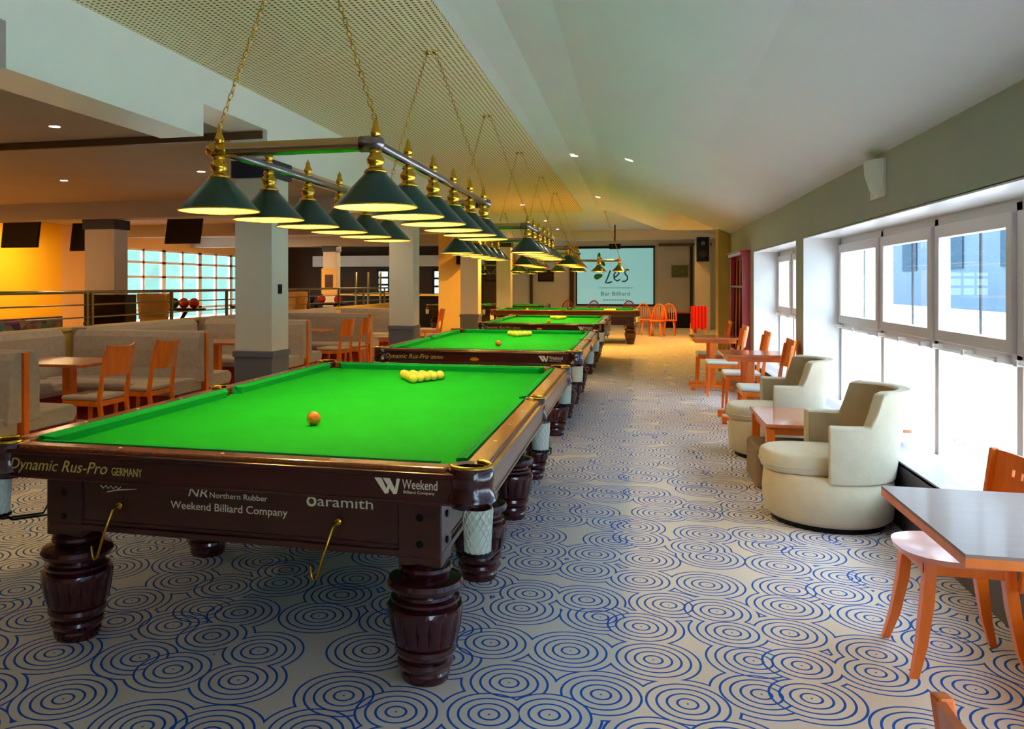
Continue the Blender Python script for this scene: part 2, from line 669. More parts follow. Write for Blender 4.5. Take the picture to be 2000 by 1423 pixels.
# ceiling over the booths and the bowling side
m = MB()
m.box(XL, -4.07, Y_BACK, 7.62, 3.07, 3.3)
m.box(XL, -4.07, 7.62, Y_FAR, 3.0, 3.3)
struct(m.build('ceiling_left', 'left_ceiling_dimmed'))
m = MB(); m.box(XL, XC - 0.05, 7.60, 7.66, 2.99, 3.069)
struct(m.build('trim_5', 'trim_brown'))
m = MB()
for yy in (12.85, 18.2, 23.6):
    m.box(XL, -4.07, yy, yy + 0.45, 2.70, 3.0)
struct(m.build('trim_6', 'left_ceiling_dimmed'))
# long white beam above the pillars, with two openings
m = MB()
m.box(-4.07, XC, Y_BACK, Y_FAR - 1.3, 3.075, 3.42)
for a, b in ((Y_BACK, 2.6), (4.08, 6.36), (7.62, Y_FAR - 1.3)):
    m.box(-4.07, XC, a, b, 2.79, 3.075)
struct(m.build('trim_7', 'white_plaster'))
m = MB(); m.prism([(-4.07, 3.09), (2.8, 3.09), (2.8, 3.24), (1.5, 3.41), (-4.07, 3.41)], 'y', 29.6, 29.9)
struct(m.build('trim_8', 'white_plaster'))

# outer walls
m = MB(); m.box(-5.2, 3.4, Y_FAR, Y_FAR + 0.2, 0, 3.6)
struct(m.build('wall_far', 'far_wall'))
m = MB()
m.box(XL, -5.2, Y_FAR, Y_FAR + 0.2, 0, 2.1)
m.box(XL, -5.2, Y_FAR, Y_FAR + 0.2, 2.1, 3.3)
struct(m.build('wall_far_left', 'dark_wall'))
m = MB()
m.box(3.2, 3.4, 15.2, Y_FAR, 0, 3.6)
m.box(2.0, 3.4, 15.1, 15.25, 0, 3.6)
struct(m.build('wall_far_right', 'far_wall'))
m = MB(); m.box(2.95, 3.2, 15.3, Y_FAR, 0, 0.6)
struct(m.build('baseboard_far_right', 'dado_grey'))
m = MB(); m.box(XL - 0.2, 2.1, Y_BACK - 0.2, Y_BACK, 0, 3.6)
struct(m.build('wall_back', 'white_wall'))
# left wall with the tall window band
m = MB()
m.box(XL - 0.2, XL, Y_BACK, 17.5, 0.36, 3.3)
struct(m.build('wall_left', 'yellow_wall'))
m = MB()
m.box(XL - 0.2, XL, 17.5, 20.0, 0, 3.3)
m.box(XL - 0.2, XL, 28.5, Y_FAR, 0, 3.3)
m.box(XL - 0.2, XL, 20.0, 28.5, 2.55, 3.3)
m.box(XL - 0.2, XL, 20.0, 28.5, 0, 0.15)
m.box(XL - 0.2, XL, Y_BACK, 17.5, 0, 0.36)
struct(m.build('wall_left_peach', 'peach_wall'))
m = MB(); m.box(XL + 0.001, XL + 0.03, Y_BACK + 0.1, 17.5, 0.36, 0.7)
tag(m.build('lane_mural', 'lane_mural'), 'colourful dark purple strip low on the yellow wall behind the bowling lanes', 'mural')
# big grid window on the left wall
m = MB()
ys = [20.0 + i * 8.5 / 8 for i in range(9)]
for i, yy in enumerate(ys):
    wv = 0.10 if i % 2 == 0 else 0.05
    m.box(XL - 0.12, XL - 0.04, yy - wv, yy + wv, 0.15, 2.55)
for zz in (0.18, 0.75, 1.3, 1.72, 2.15, 2.52):
    m.box(XL - 0.12, XL - 0.04, 20, 28.5, zz - 0.035, zz + 0.035)
f = struct(m.build('window_3', 'window_frame'))
m = MB(); m.box(XL - 0.1, XL - 0.095, 20, 28.5, 0.15, 2.55)
m.build('pane', 'glass_pane', f)

# outside: terrace, facade over the way
m = MB(); m.box(2.1, 40, -30, 60, -0.25, -0.1)
tag(m.build('terrace', 'outside_white'), 'bright white paved terrace outside the windows on the right', 'terrace')
m = MB(); m.box(XL - 25, XL - 0.2, 0, 60, -0.25, -0.1)
tag(m.build('terrace', 'outside_white'), 'bright ground outside the tall grid window on the left', 'terrace')
fac2 = thing('garden_wall', 'pale green building front beyond the tall grid window on the left', 'building', (XL - 8, 0, 0))
m = MB(); m.box(-0.5, 0, 10, 48, -0.099, 7)
m.build('wall', 'outside_green', fac2)
fac = thing('neighbouring_building', 'blue-grey building seen through the upper panes on the right', 'building', (14, 0, 0))
m = MB(); m.box(0, 6, -12, 52, 0.4, 9)
m.build('wall', 'outside_facade', fac)
m = MB(); m.box(-0.02, 6, -12, 52, -0.1, 0.4)
m.build('plinth', 'outside_white', fac)
for i in range(10):
    m = MB(); m.box(-0.06, 0.1, -8 + i * 6, -5.8 + i * 6, 2.2, 4.2)
    m.build('window', 'outside_glass', fac)


# ------------------------------------------------------------------ pillars
def pillar(x0, y0, label, h=0.21, z1=2.79):
    t = thing('pillar', label, 'pillar', (x0 + h, y0 + 0.205, 0), 0, 'square white pillars')
    m = MB(); m.box(-h, h, -0.205, 0.205, 0.8, z1 - 0.18); m.build('shaft', 'white_wall', t, bevel=0.006)
    m = MB(); m.box(-h - 0.006, h + 0.006, -0.211, 0.211, 0, 0.76); m.box(-h - 0.02, h + 0.02, -0.225, 0.225, 0.74, 0.80)
    m.build('dado', 'dado_grey', t, bevel=0.004)
    m = MB(); m.box(-h - 0.03, h + 0.03, -0.235, 0.235, z1 - 0.18, z1 - 0.001); m.build('capital', 'capital_navy', t, bevel=0.004)
    return t


p1 = pillar(-4.07, 7.73, 'square white pillar with grey base, nearest of the row, beside the first two tables')
m = MB(); m.box(0.212, 0.222, -0.06, 0.02, 1.40, 1.50); m.box(0.222, 0.226, -0.035, -0.005, 1.42, 1.47)
m.build('thermostat', 'black', p1)
p2 = pillar(-4.03, 13.08, 'square white pillar standing behind the second table')
m = MB(); m.box(0.212, 0.222, -0.05, 0.01, 1.42, 1.48)
m.build('thermostat', 'pvc_white', p2)
p3 = pillar(-3.95, 18.45, 'square cream pillar standing beyond the third table')
p4 = pillar(-4.0, 23.8, 'farthest cream pillar of the row, beside the crosswise table')
p5 = pillar(-9.94, 13.05, 'square pillar with black cap in front of the tall grid window', 0.315, 2.70)
p6 = pillar(-9.5, 23.8, 'small pillar with framed picture in the dim bowling hall', z1=2.70)
m = MB(); m.box(-0.1, 0.12, -0.24, -0.21, 1.25, 1.8)
m.box(-0.25, 0.25, -0.235, -0.215, 1.2, 2.0)
pf = m.build('notice_board', 'tan_panel', p6)
m = MB(); m.box(-0.13, 0.13, -0.25, -0.238, 1.4, 1.8)
m.build('picture', 'picture_dark', pf)
m = MB(); m.box(-4.85, -4.15, 20.0, 20.4, 0, 3.0)
struct(m.build('wall_stub', 'ochre_wall'))


# ================================================================== BILLIARD TABLES
HW, HL = 1.03, 1.84


def cushion(bm, p0, p1, inward):
    """padded rail from p0 to p1 (2D), nose towards inward"""
    p0 = Vector(p0); p1 = Vector(p1); n = Vector(inward)
    t = (p1 - p0).normalized()
    def sec(p, cut):
        a = p
        b = p + n * 0.052 + t * cut
        return [(a.x, a.y, 0.80), (b.x - n.x * 0.012, b.y - n.y * 0.012, 0.80), (b.x, b.y, 0.838), (a.x + n.x * 0.02, a.y + n.y * 0.02, 0.850), (a.x, a.y, 0.850)]
    A = [bm.verts.new(q) for q in sec(p0, 0.035)]
    B = [bm.verts.new(q) for q in sec(p1, -0.035)]
    for i in range(5):
        j = (i + 1) % 5
        bm.faces.new((A[i], B[i], B[j], A[j]))
    bm.faces.new(A)
    bm.faces.new(B[::-1])


def billiard_table(label, loc, rz=0.0):
    t = thing('billiard_table', label, 'billiard table', loc, rz, 'green billiard tables')
    iw, il = HW - 0.09, HL - 0.085         # inner edge of the wood rails
    m = MB(); m.box(-iw - 0.01, iw + 0.01, -il - 0.01, il + 0.01, 0.70, 0.80)
    m.build('playing_cloth', 'cloth_green', t)
    g_ = 0.085
    segs = [((-iw + g_, -il), (iw - g_, -il), (0, 1)), ((-iw + g_, il), (iw - g_, il), (0, -1)),
            ((-iw, -il + g_), (-iw, -0.06), (1, 0)), ((-iw, 0.06), (-iw, il - g_), (1, 0)),
            ((iw, -il + g_), (iw, -0.06), (-1, 0)), ((iw, 0.06), (iw, il - g_), (-1, 0))]
    for a, b, n in segs:
        m = MB(); cushion(m.bm, a, b, n)
        m.build('cushion', 'cushion_green', t)
    # wooden rails (four, broken at the side pockets)
    for (x0, x1, y0, y1) in ((-iw + 0.04, iw - 0.04, -HL, -il), (-iw + 0.04, iw - 0.04, il, HL),
                             (-HW, -iw, -il + 0.04, -0.06), (-HW, -iw, 0.06, il - 0.04),
                             (iw, HW, -il + 0.04, -0.06), (iw, HW, 0.06, il - 0.04)):
        m = MB(); m.box(x0, x1, y0, y1, 0.80, 0.846)
        r = m.build('rail', 'rail_wood', t, bevel=0.012, bseg=3)
        # inlaid sights
        qs = [(q, (y0 + y1) / 2) for q in (-0.45, 0, 0.45)] if x1 - x0 > y1 - y0 else [((x0 + x1) / 2, y0 + (y1 - y0) * q) for q in (0.25, 0.5, 0.75)]
        for q in qs:
            d = MB(); d.lathe([(0.008, 0.846), (0.008, 0.8475)], 10, (q[0], q[1], 0))
            d.build('sight', 'letter', r)
    # outer skirt with moulding
    m = MB()
    o_ = 0.012
    for (x0, x1, y0, y1) in ((-HW + 0.06, HW - 0.06, -HL - o_, -HL + 0.03), (-HW + 0.06, HW - 0.06, HL - 0.03, HL + o_),
                             (-HW - o_, -HW + 0.03, -HL + 0.06, HL - 0.06), (HW - 0.03, HW + o_, -HL + 0.06, HL - 0.06)):
        m.box(x0, x1, y0, y1, 0.722, 0.812)
        ex = 0.012
        m.box(x0 - (ex if x1 - x0 < 0.1 else 0), x1 + (ex if x1 - x0 < 0.1 else 0), y0 - (ex if y1 - y0 < 0.1 else 0), y1 + (ex if y1 - y0 < 0.1 else 0), 0.812, 0.830)
        m.box(x0 - (0.006 if x1 - x0 < 0.1 else 0), x1 + (0.006 if x1 - x0 < 0.1 else 0), y0 - (0.006 if y1 - y0 < 0.1 else 0), y1 + (0.006 if y1 - y0 < 0.1 else 0), 0.716, 0.728)
    m.build('skirt', 'mahogany_flat', t, bevel=0.004)
    # lower apron, set back
    ax, ay = HW - 0.185, HL - 0.125
    m = MB()
    for (x0, x1, y0, y1) in ((-ax, ax, -ay, -ay + 0.04), (-ax, ax, ay - 0.04, ay), (-ax, -ax + 0.04, -ay, ay), (ax - 0.04, ax, -ay, ay)):
        m.box(x0, x1, y0, y1, 0.50, 0.722)
        e = 0.012
        fx_ = e if x1 - x0 < 0.1 else 0
        fy_ = e if y1 - y0 < 0.1 else 0
        m.box(x0 - fx_, x1 + fx_, y0 - fy_, y1 + fy_, 0.478, 0.503)
        m.box(x0 - fx_ / 2, x1 + fx_ / 2, y0 - fy_ / 2, y1 + fy_ / 2, 0.513, 0.522)
    m.build('apron', 'mahogany_flat', t, bevel=0.004)
    # eight turned legs
    pf_ = [(0.088, 0.0), (0.094, 0.012), (0.096, 0.032), (0.090, 0.040), (0.101, 0.050), (0.108, 0.066), (0.105, 0.080), (0.096, 0.086), (0.110, 0.098), (0.119, 0.116), (0.116, 0.132), (0.108, 0.138),
           (0.121, 0.146), (0.129, 0.17), (0.137, 0.21), (0.142, 0.25), (0.145, 0.272), (0.141, 0.286), (0.120, 0.293), (0.131, 0.303), (0.131, 0.313), (0.112, 0.321), (0.108, 0.330),
           (0.121, 0.338), (0.141, 0.352), (0.147, 0.368), (0.139, 0.384), (0.106, 0.396), (0.088, 0.402), (0.098, 0.410), (0.103, 0.422), (0.098, 0.434), (0.084, 0.440), (0.091, 0.450), (0.082, 0.458), (0.080, 0.47)]
    for sx_ in (-1, 1):
        for yy in (-HL + 0.20, -0.55, 0.55, HL - 0.20):
            cx = sx_ * (HW - 0.26)
            m = MB(); m.lathe(pf_, 64, (0, 0, 0), flute=(0.15, 0.26, 0.012))
            lg = m.build('leg', 'mahogany', t, smooth=True, auto=True)
            lg.location = (cx, yy, 0)
            end = abs(yy) > 1
            m = MB(); m.box(-0.085, 0.085, -0.085 if end else -0.08, 0.085 if end else 0.08, 0.447, 0.70)
            bl = m.build('leg_block', 'mahogany_flat', lg, bevel=0.006)
            m = MB()
            s_ = 1 if yy > 0 else -1
            for zz in (0.53, 0.63):
                m.lathe([(0.012, 0), (0.014, 0.003), (0.012, 0.006)], 12, (0, s_ * 0.085 if s_ > 0 else -0.091, zz), axis='y')
                m.lathe([(0.012, 0), (0.014, 0.003), (0.012, 0.006)], 12, (0.085 if sx_ > 0 else -0.091, 0, zz), axis='x')
            m.build('bolt_cap', 'black', lg)
    # pockets
    for (px, py, corner) in ((-1, -1, 1), (1, -1, 1), (-1, 1, 1), (1, 1, 1), (-1, 0, 0), (1, 0, 0)):
        cx = px * (HW - 0.05 if corner else HW - 0.035)
        cy = py * (HL - 0.045)
        p = bpy.data.objects.new('pocket', None)
        m = MB()
        R_ = 0.084 if corner else 0.06
        m.lathe([(R_ - 0.03, 0.845), (R_ - 0.005, 0.850), (R_, 0.842), (R_, 0.80), (R_ - 0.004, 0.775), (R_ + 0.008, 0.745), (R_ + 0.01, 0.735), (R_ - 0.004, 0.722), (R_ - 0.012, 0.705), (R_ - 0.03, 0.70)], 28, cap=False)
        pk = m.build('pocket', 'mahogany', t, smooth=True, auto=True)
        pk.location = (cx + px * 0.0, cy, 0)
        # brass lip
        ang = math.atan2(py, px) if corner else (0 if px > 0 else PI)
        pts = [((R_ - 0.012) * math.cos(ang + a), (R_ - 0.012) * math.sin(ang + a), 0.852) for a in [(-2.2 + 4.4 * i / 16) for i in range(17)]]
        m = MB(); m.tube(pts, 0.008, 8); m.build('pocket_rim', 'brass', pk, smooth=True)
        m = MB(); m.lathe([(R_ - 0.03, 0.803), (R_ - 0.03, 0.806)], 24); m.build('pocket_mouth', 'black', pk)
        # string net
        r_ = 0.054
        m = MB(); nn = 14
        for i in range(nn):
            for sgn in (1, -1):
                pts = []
                for q in range(9):
                    z = 0.71 - q * 0.0195
                    a = 2 * PI * i / nn + sgn * q * (2 * PI / nn) * 0.5
                    rr = r_ * (1 - 0.02 * q)
                    pts.append((rr * math.cos(a), rr * math.sin(a), z))
                m.tube(pts, 0.0022, 4)
        m.lathe([(r_ - 0.004, 0.71), (r_ - 0.008, 0.56)], 16, cap=False)
        nt_ = m.build('net', 'net', pk)
        nt_.location = (px * 0.03, py * 0.03, 0)
        # ball-return ring and rails
        m = MB()
        m.tube([(0.05 * math.cos(a), 0.05 * math.sin(a), 0.552) for a in [2 * PI * i / 16 for i in range(16)]], 0.007, 6, closed=True)
        dirx, diry = (0, (-py if py else 1))
        for off in (-0.028, 0.028):
            m.tube([(off, 0, 0.552), (off, diry * 0.05, 0.515), (off, diry * 0.30, 0.47), (off, diry * 0.33, 0.50)], 0.005, 6)
        m.tube([(-0.028, diry * 0.33, 0.50), (0.028, diry * 0.33, 0.50)], 0.005, 6)
        bt = m.build('ball_return', 'black_iron', pk, smooth=True)
        bt.location = (px * 0.03, py * 0.03, 0)
    # cue hooks on the short side
    for hx in (-0.50, 0.45):
        m = MB()
        m.lathe([(0.014, 0), (0.016, 0.004), (0.008, 0.01), (0.008, 0.02)], 12, (hx, -ay - 0.022, 0.595), axis='y')
        m.tube([(hx, -ay - 0.018, 0.595), (hx - 0.006, -ay - 0.055, 0.585), (hx - 0.035, -ay - 0.07, 0.49), (hx - 0.062, -ay - 0.075, 0.395),
                (hx - 0.075, -ay - 0.075, 0.385), (hx - 0.085, -ay - 0.075, 0.40), (hx - 0.088, -ay - 0.075, 0.44)], 0.0055, 8)
        m.build('hook', 'brass', t, smooth=True)
    # lettering on the short side
    R90 = (PI / 2, 0, 0)
    yf = -HL - 0.0125
    text('lettering', 'Dynamic Rus-Pro', 0.455, 0.060, (-0.925, yf, 0.735), R90, 'letter_gold', t, shear=0.35)
    text('lettering', 'GERMANY', 0.135, 0.032, (-0.45, yf, 0.748), R90, 'letter_gold', t)
    text('lettering', 'Weekend', 0.13, 0.034, (0.74, yf, 0.768), R90, 'letter', t)
    text('lettering', 'Billiard Company', 0.115, 0.013, (0.745, yf, 0.749), R90, 'letter', t)
    m = MB()
    for q in (0.03, 0.062):
        m.prism([(0.605 + q, 0.803), (0.632 + q, 0.803), (0.658 + q, 0.751), (0.646 + q, 0.746)], 'y', yf - 0.0015, yf)
    m.prism([(0.676, 0.748), (0.688, 0.748), (0.694, 0.776), (0.685, 0.776)], 'y', yf - 0.0015, yf)
    m.prism([(0.710, 0.748), (0.720, 0.748), (0.732, 0.803), (0.720, 0.803)], 'y', yf - 0.0015, yf)
    m.build('emblem', 'letter', t)
    ya = -ay - 0.0005
    text('lettering', 'Weekend Billiard Company', 0.51, 0.040, (-0.275, ya, 0.585), R90, 'letter', t)
    text('lettering', 'Northern Rubber', 0.25, 0.022, (-0.10, ya, 0.648), R90, 'letter', t)
    text('emblem', 'NR', 0.085, 0.034, (-0.195, ya, 0.648), R90, 'letter', t, shear=0.2)
    text('lettering', 'aramith', 0.225, 0.040, (0.36, ya, 0.645), R90, 'letter', t)
    m = MB(); m.tube([(0.335 + 0.016 * math.cos(q), ya - 0.001, 0.661 + 0.016 * math.sin(q)) for q in [2 * PI * i / 14 for i in range(14)]], 0.005, 5, closed=True)
    m.build('emblem', 'letter', t)
    m = MB()
    m.tube([(-0.60 + 0.012 * i, ya - 0.001, 0.662 + 0.006 * ((-1) ** i)) for i in range(9)], 0.002, 5)
    m.tube([(-0.57, ya - 0.001, 0.642), (-0.52, ya - 0.001, 0.653), (-0.43, ya - 0.001, 0.662)], [0.002, 0.003, 0.001], 5)
    m.build('signature', 'letter', t)
    m = MB(); m.prism([(0.045 * math.cos(a), 0.752 + 0.022 * math.sin(a) * (1 if a < PI else 0.6)) for a in [2 * PI * i / 20 for i in range(20)]], 'y', yf - 0.002, yf)
    m.build('crest', 'gold', t)
    return t


TX = -1.55
T = [('large green billiard table in the foreground, nearest the camera', (TX, 4.64, 0), 0.0),
     ('second green billiard table, directly behind the foreground one', (TX, 9.76, 0), 0.0),
     ('third green billiard table in the line, under the second lamp row', (TX, 15.4, 0), 0.0),
     ('green billiard table set crosswise in front of the projection screen', (-1.75, 21.6, 0), PI / 2),
     ('farthest green billiard table, at the left beyond the pillars', (-4.6, 26.0, 0), PI / 2)]
tab0 = billiard_table(T[0][0], T[0][1], T[0][2])
tabs = [tab0]
for lb, lc, rz in T[1:]:
    tabs.append(dup(tab0, lc, rz, lb))
# the foreground table carries no crest
for ch in list(tab0.children):
    if ch.name.startswith('crest'):
        bpy.data.objects.remove(ch)

# balls
def ball_mesh(matn):
    m = MB(); m.sphere((0, 0, 0), 0.034, 24, 14)
    o = m.build('billiard_ball', matn, smooth=True)
    return o


first = {}


def ball(matn, loc, label, group=None):
    if matn not in first:
        o = ball_mesh(matn)
        first[matn] = o
    else:
        o = first[matn].copy()
        C.objects.link(o)
    o.location = loc
    for key in ('group',):
        if key in o:
            del o[key]
    tag(o, label, 'ball', group)
    return o


def rack(ax, ay_, where, axis=(0, 1)):
    d = 0.0685
    for row in range(5):
        for c in range(row + 1):
            u = row * d * 0.868
            s_ = (c - row / 2) * d
            x = ax + axis[0] * u + axis[1] * s_
            y = ay_ + axis[1] * u - axis[0] * s_
            ball('ball_ivory', (x, y, 0.834), 'ivory ball in the racked triangle on the ' + where, 'racked ivory balls on the ' + where)


rack(-1.525, 5.53, 'foreground table')
rack(-1.525, 10.75, 'second table')
rack(-1.50, 16.2, 'third table')
rack(-0.75, 21.5, 'crosswise table', (1, 0))
rack(-4.3, 26.0, 'farthest table', (1, 0))
ball('ball_orange', (-1.55, 3.76, 0.834), 'single orange ball alone on the foreground table')
ball('ball_orange', (-1.50, 9.05, 0.834), 'single orange ball on the second table')
ball('ball_orange', (-1.50, 14.55, 0.834), 'single orange ball on the third table')
ball('ball_orange', (-2.75, 21.3, 0.834), 'single orange ball on the crosswise table')


# ================================================================== LAMP RIGS
def chain_mesh(p0, p1):
    m = MB()
    p0 = Vector(p0); p1 = Vector(p1)
    L = (p1 - p0).length
    n = int(L / 0.038)
    t = (p1 - p0).normalized()
    a = t.cross(Vector((0, 1, 0))).normalized()
    b = a.cross(t)
    for i in range(n):
        c = p0 + t * (L * (i + 0.5) / n)
        s_ = a if i % 2 == 0 else b
        pts = []
        for q in range(8):
            an = 2 * PI * q / 8
            pts.append(c + t * (0.024 * math.cos(an)) + s_ * (0.010 * math.sin(an)))
        m.tube(pts, 0.0026, 4, closed=True)
    return m


def lamp_rig(label, loc, rz=0.0, hz=3.40):
    t = thing('billiard_lamp', label, 'pendant lamp', loc, rz, 'green pendant lamps over the tables')
    zt_, rx = 2.12, 0.38
    y0, y1 = -1.36, 1.36
    r = 0.021
    m = MB()
    for sx_ in (-1, 1):
        m.tube([(sx_ * rx, y0, zt_), (sx_ * rx, y1, zt_)], r, 14)
    m.build('side_tube', 'gunmetal', t, smooth=True)
    for yy in (y0, y1):
        m = MB(); m.tube([(-rx - 0.03, yy, zt_), (rx + 0.02, yy, zt_)], 0.034, 16)
        cb = m.build('cross_tube', 'brass_tube', t, smooth=True, auto=True)
        for sx_ in (-1, 1):
            m = MB()
            m.lathe([(0.0, -0.065), (0.02, -0.06), (0.034, -0.04), (0.036, -0.01), (0.030, -0.005), (0.036, 0.0), (0.036, 0.045), (0.028, 0.05)], 18, (sx_ * rx, yy, zt_), axis='x', cap=False) if sx_ < 0 else m.lathe([(0.0, -0.07), (0.036, -0.07), (0.037, 0.0), (0.034, 0.02), (0.022, 0.036), (0.0, 0.04)], 18, (rx, yy, zt_), axis='x', cap=False)
            m.build('collar', 'brass' if sx_ < 0 else 'gunmetal', cb, smooth=True)
    for sx_ in (-1, 1):
        for i in range(6):
            yy = y0 + 0.0 + i * (y1 - y0 - 0.10) / 5
            m = MB()
            m.lathe([(0.035, 2.003), (0.060, 1.975), (0.185, 1.842), (0.1865, 1.838)], 40, cap=False)
            s_ = m.build('shade', 'shade_green', t, smooth=True)
            s_.location = (sx_ * rx, yy, 0)
            m = MB()
            m.lathe([(0.032, 2.000), (0.058, 1.971), (0.183, 1.840)], 40, cap=False)
            m.build('shade_lining', 'shade_inner', s_, smooth=True)
            m = MB()
            m.tube([(0.186 * math.cos(a), 0.186 * math.sin(a), 1.839) for a in [2 * PI * j / 40 for j in range(40)]], 0.003, 5, closed=True)
            m.build('shade_rim', 'brass', s_, smooth=True)
            m = MB()
            m.lathe([(0.052, 1.992), (0.046, 2.004), (0.034, 2.010), (0.028, 2.020), (0.038, 2.034), (0.040, 2.052), (0.030, 2.066), (0.024, 2.074), (0.030, 2.082), (0.026, 2.094), (0.014, 2.10)], 20)
            m.lathe([(0.024, 2.138), (0.014, 2.146), (0.022, 2.160), (0.024, 2.172), (0.016, 2.190), (0.012, 2.205), (0.014, 2.212), (0.006, 2.222), (0.002, 2.235)], 16)
            m.build('socket', 'brass', s_, smooth=True)
            m = MB(); m.sphere((0, 0, 1.915), 0.038, 10, 8)
            m.build('bulb', 'bulb', s_, smooth=True)
    for sx_ in (-1, 1):
        for yy in (y0, y1 - 0.10):
            top = (sx_ * 0.03 - 0.12, yy + 0.37, hz)
            m = chain_mesh((sx_ * rx, yy, 2.22), top)
            ch = m.build('chain', 'brass', t, smooth=True)
            m = MB(); m.lathe([(0.008, hz - 0.03), (0.02, hz - 0.02), (0.03, hz)], 12, (top[0], top[1], 0))
            m.build('ceiling_hook', 'brass', ch, smooth=True)
    return t


rig0 = lamp_rig('long brass lamp frame with twelve green shades above the foreground table', (-1.49, 4.76, 0))
dup(rig0, (-1.49, 9.95, 0), 0, 'green shaded lamp frame hanging above the second table')
dup(rig0, (-1.49, 15.3, 0), 0, 'green shaded lamp frame hanging above the third table')
dup(rig0, (-1.75, 21.6, 0), PI / 2, 'lamp frame with glowing shades above the crosswise table')
dup(rig0, (-4.6, 26.0, 0), PI / 2, 'dark shaded lamp frame far left beyond the pillars')


# ================================================================== CHAIRS
def booth_chair(label, loc, rz, group, fabric='seat_fabric'):
    """faces local +X; solid curved wooden back"""
    t = thing('dining_chair', label, 'chair', loc, rz, group)
    W = 0.21
    m = MB()
    n = 8
    for i in range(n):
        pass
    # curved back panel
    pts0 = []
    for i in range(n + 1):
        yy = -0.205 + 0.41 * i / n
        cx = -0.045 * (1 - (yy / 0.205) ** 2)
        pts0.append((cx, yy))
    loop = [(-0.225 + p[0] - 0.0, p[1]) for p in pts0] + [(-0.243 + p[0], p[1]) for p in reversed(pts0)]
    A = [m.bm.verts.new((x, y, 0.66)) for x, y in loop]
    B = [m.bm.verts.new((x - 0.05, y * 1.02, 0.93 + 0.02 * (abs(y) / 0.2) ** 2)) for x, y in loop]
    L = len(loop)
    m.bm.faces.new(A); m.bm.faces.new(B[::-1])
    for i in range(L):
        m.bm.faces.new((A[i], B[i], B[(i + 1) % L], A[(i + 1) % L]))
    m.build('backrest', 'orange_wood', t, bevel=0.004)
    for sy in (-1, 1):
        m = MB()
        m.hexa([(-0.26, sy * 0.19 - 0.018, 0), (-0.225, sy * 0.19 - 0.018, 0), (-0.225, sy * 0.19 + 0.018, 0), (-0.26, sy * 0.19 + 0.018, 0)],
               [(-0.215, sy * 0.2 - 0.016, 0.44), (-0.175, sy * 0.2 - 0.016, 0.44), (-0.175, sy * 0.2 + 0.016, 0.44), (-0.215, sy * 0.2 + 0.016, 0.44)])
        m.hexa([(-0.215, sy * 0.2 - 0.016, 0.44), (-0.175, sy * 0.2 - 0.016, 0.44), (-0.175, sy * 0.2 + 0.016, 0.44), (-0.215, sy * 0.2 + 0.016, 0.44)],
               [(-0.275, sy * 0.2 - 0.014, 0.90), (-0.25, sy * 0.2 - 0.014, 0.90), (-0.25, sy * 0.2 + 0.014, 0.90), (-0.275, sy * 0.2 + 0.014, 0.90)])
        m.build('leg', 'orange_wood', t, bevel=0.004)
        m = MB()
        m.hexa([(0.19, sy * 0.19 - 0.014, 0), (0.215, sy * 0.19 - 0.014, 0), (0.215, sy * 0.19 + 0.014, 0), (0.19, sy * 0.19 + 0.014, 0)],
               [(0.165, sy * 0.185 - 0.018, 0.42), (0.20, sy * 0.185 - 0.018, 0.42), (0.20, sy * 0.185 + 0.018, 0.42), (0.165, sy * 0.185 + 0.018, 0.42)])
        m.build('leg', 'orange_wood', t, bevel=0.004)
    m = MB(); m.box(-0.19, 0.20, -0.20, 0.20, 0.38, 0.43)
    m.build('seat_frame', 'orange_wood', t, bevel=0.008)
    m = MB(); m.box(-0.19, 0.215, -0.205, 0.205, 0.432, 0.475)
    m.build('seat', fabric, t, bevel=0.02, bseg=3)
    return t


bc = booth_chair('orange wooden chair with grey seat, left one at the nearest booth table', (-4.93, 6.62, 0), PI, 'chairs at the booth tables')
def bch(x, y, lb, rz=PI):
    return dup(bc, (x, y, 0), rz, lb, 'chairs at the booth tables')
bch(-4.88, 7.32, 'orange wooden chair with grey seat, right one at the nearest booth table')
bch(-4.78, 12.45, 'orange chair beyond the nearest pillar, left of the pair', PI - 0.1)
bch(-4.68, 13.05, 'orange chair beyond the nearest pillar, right of the pair')
bch(-4.85, 15.3, 'dark red chair just left of the second pillar')
bch(-4.6, 18.2, 'red chair just right of the second pillar')

wc = booth_chair('orange chair with white seat in front of the cream armchairs, nearest of its row', (1.24, 8.75, 0), PI, 'white seated chairs along the windows', 'white_fabric')
def wch(x, y, lb, rz=PI):
    return dup(wc, (x, y, 0), rz, lb, 'white seated chairs along the windows')
wch(1.23, 10.15, 'orange chair with white seat on the far side of the nearer window table')
wch(1.15, 11.55, 'orange chair with white seat on the near side of the farther window table')
wch(1.12, 12.95, 'farthest orange chair with white seat, in front of the cue rack')


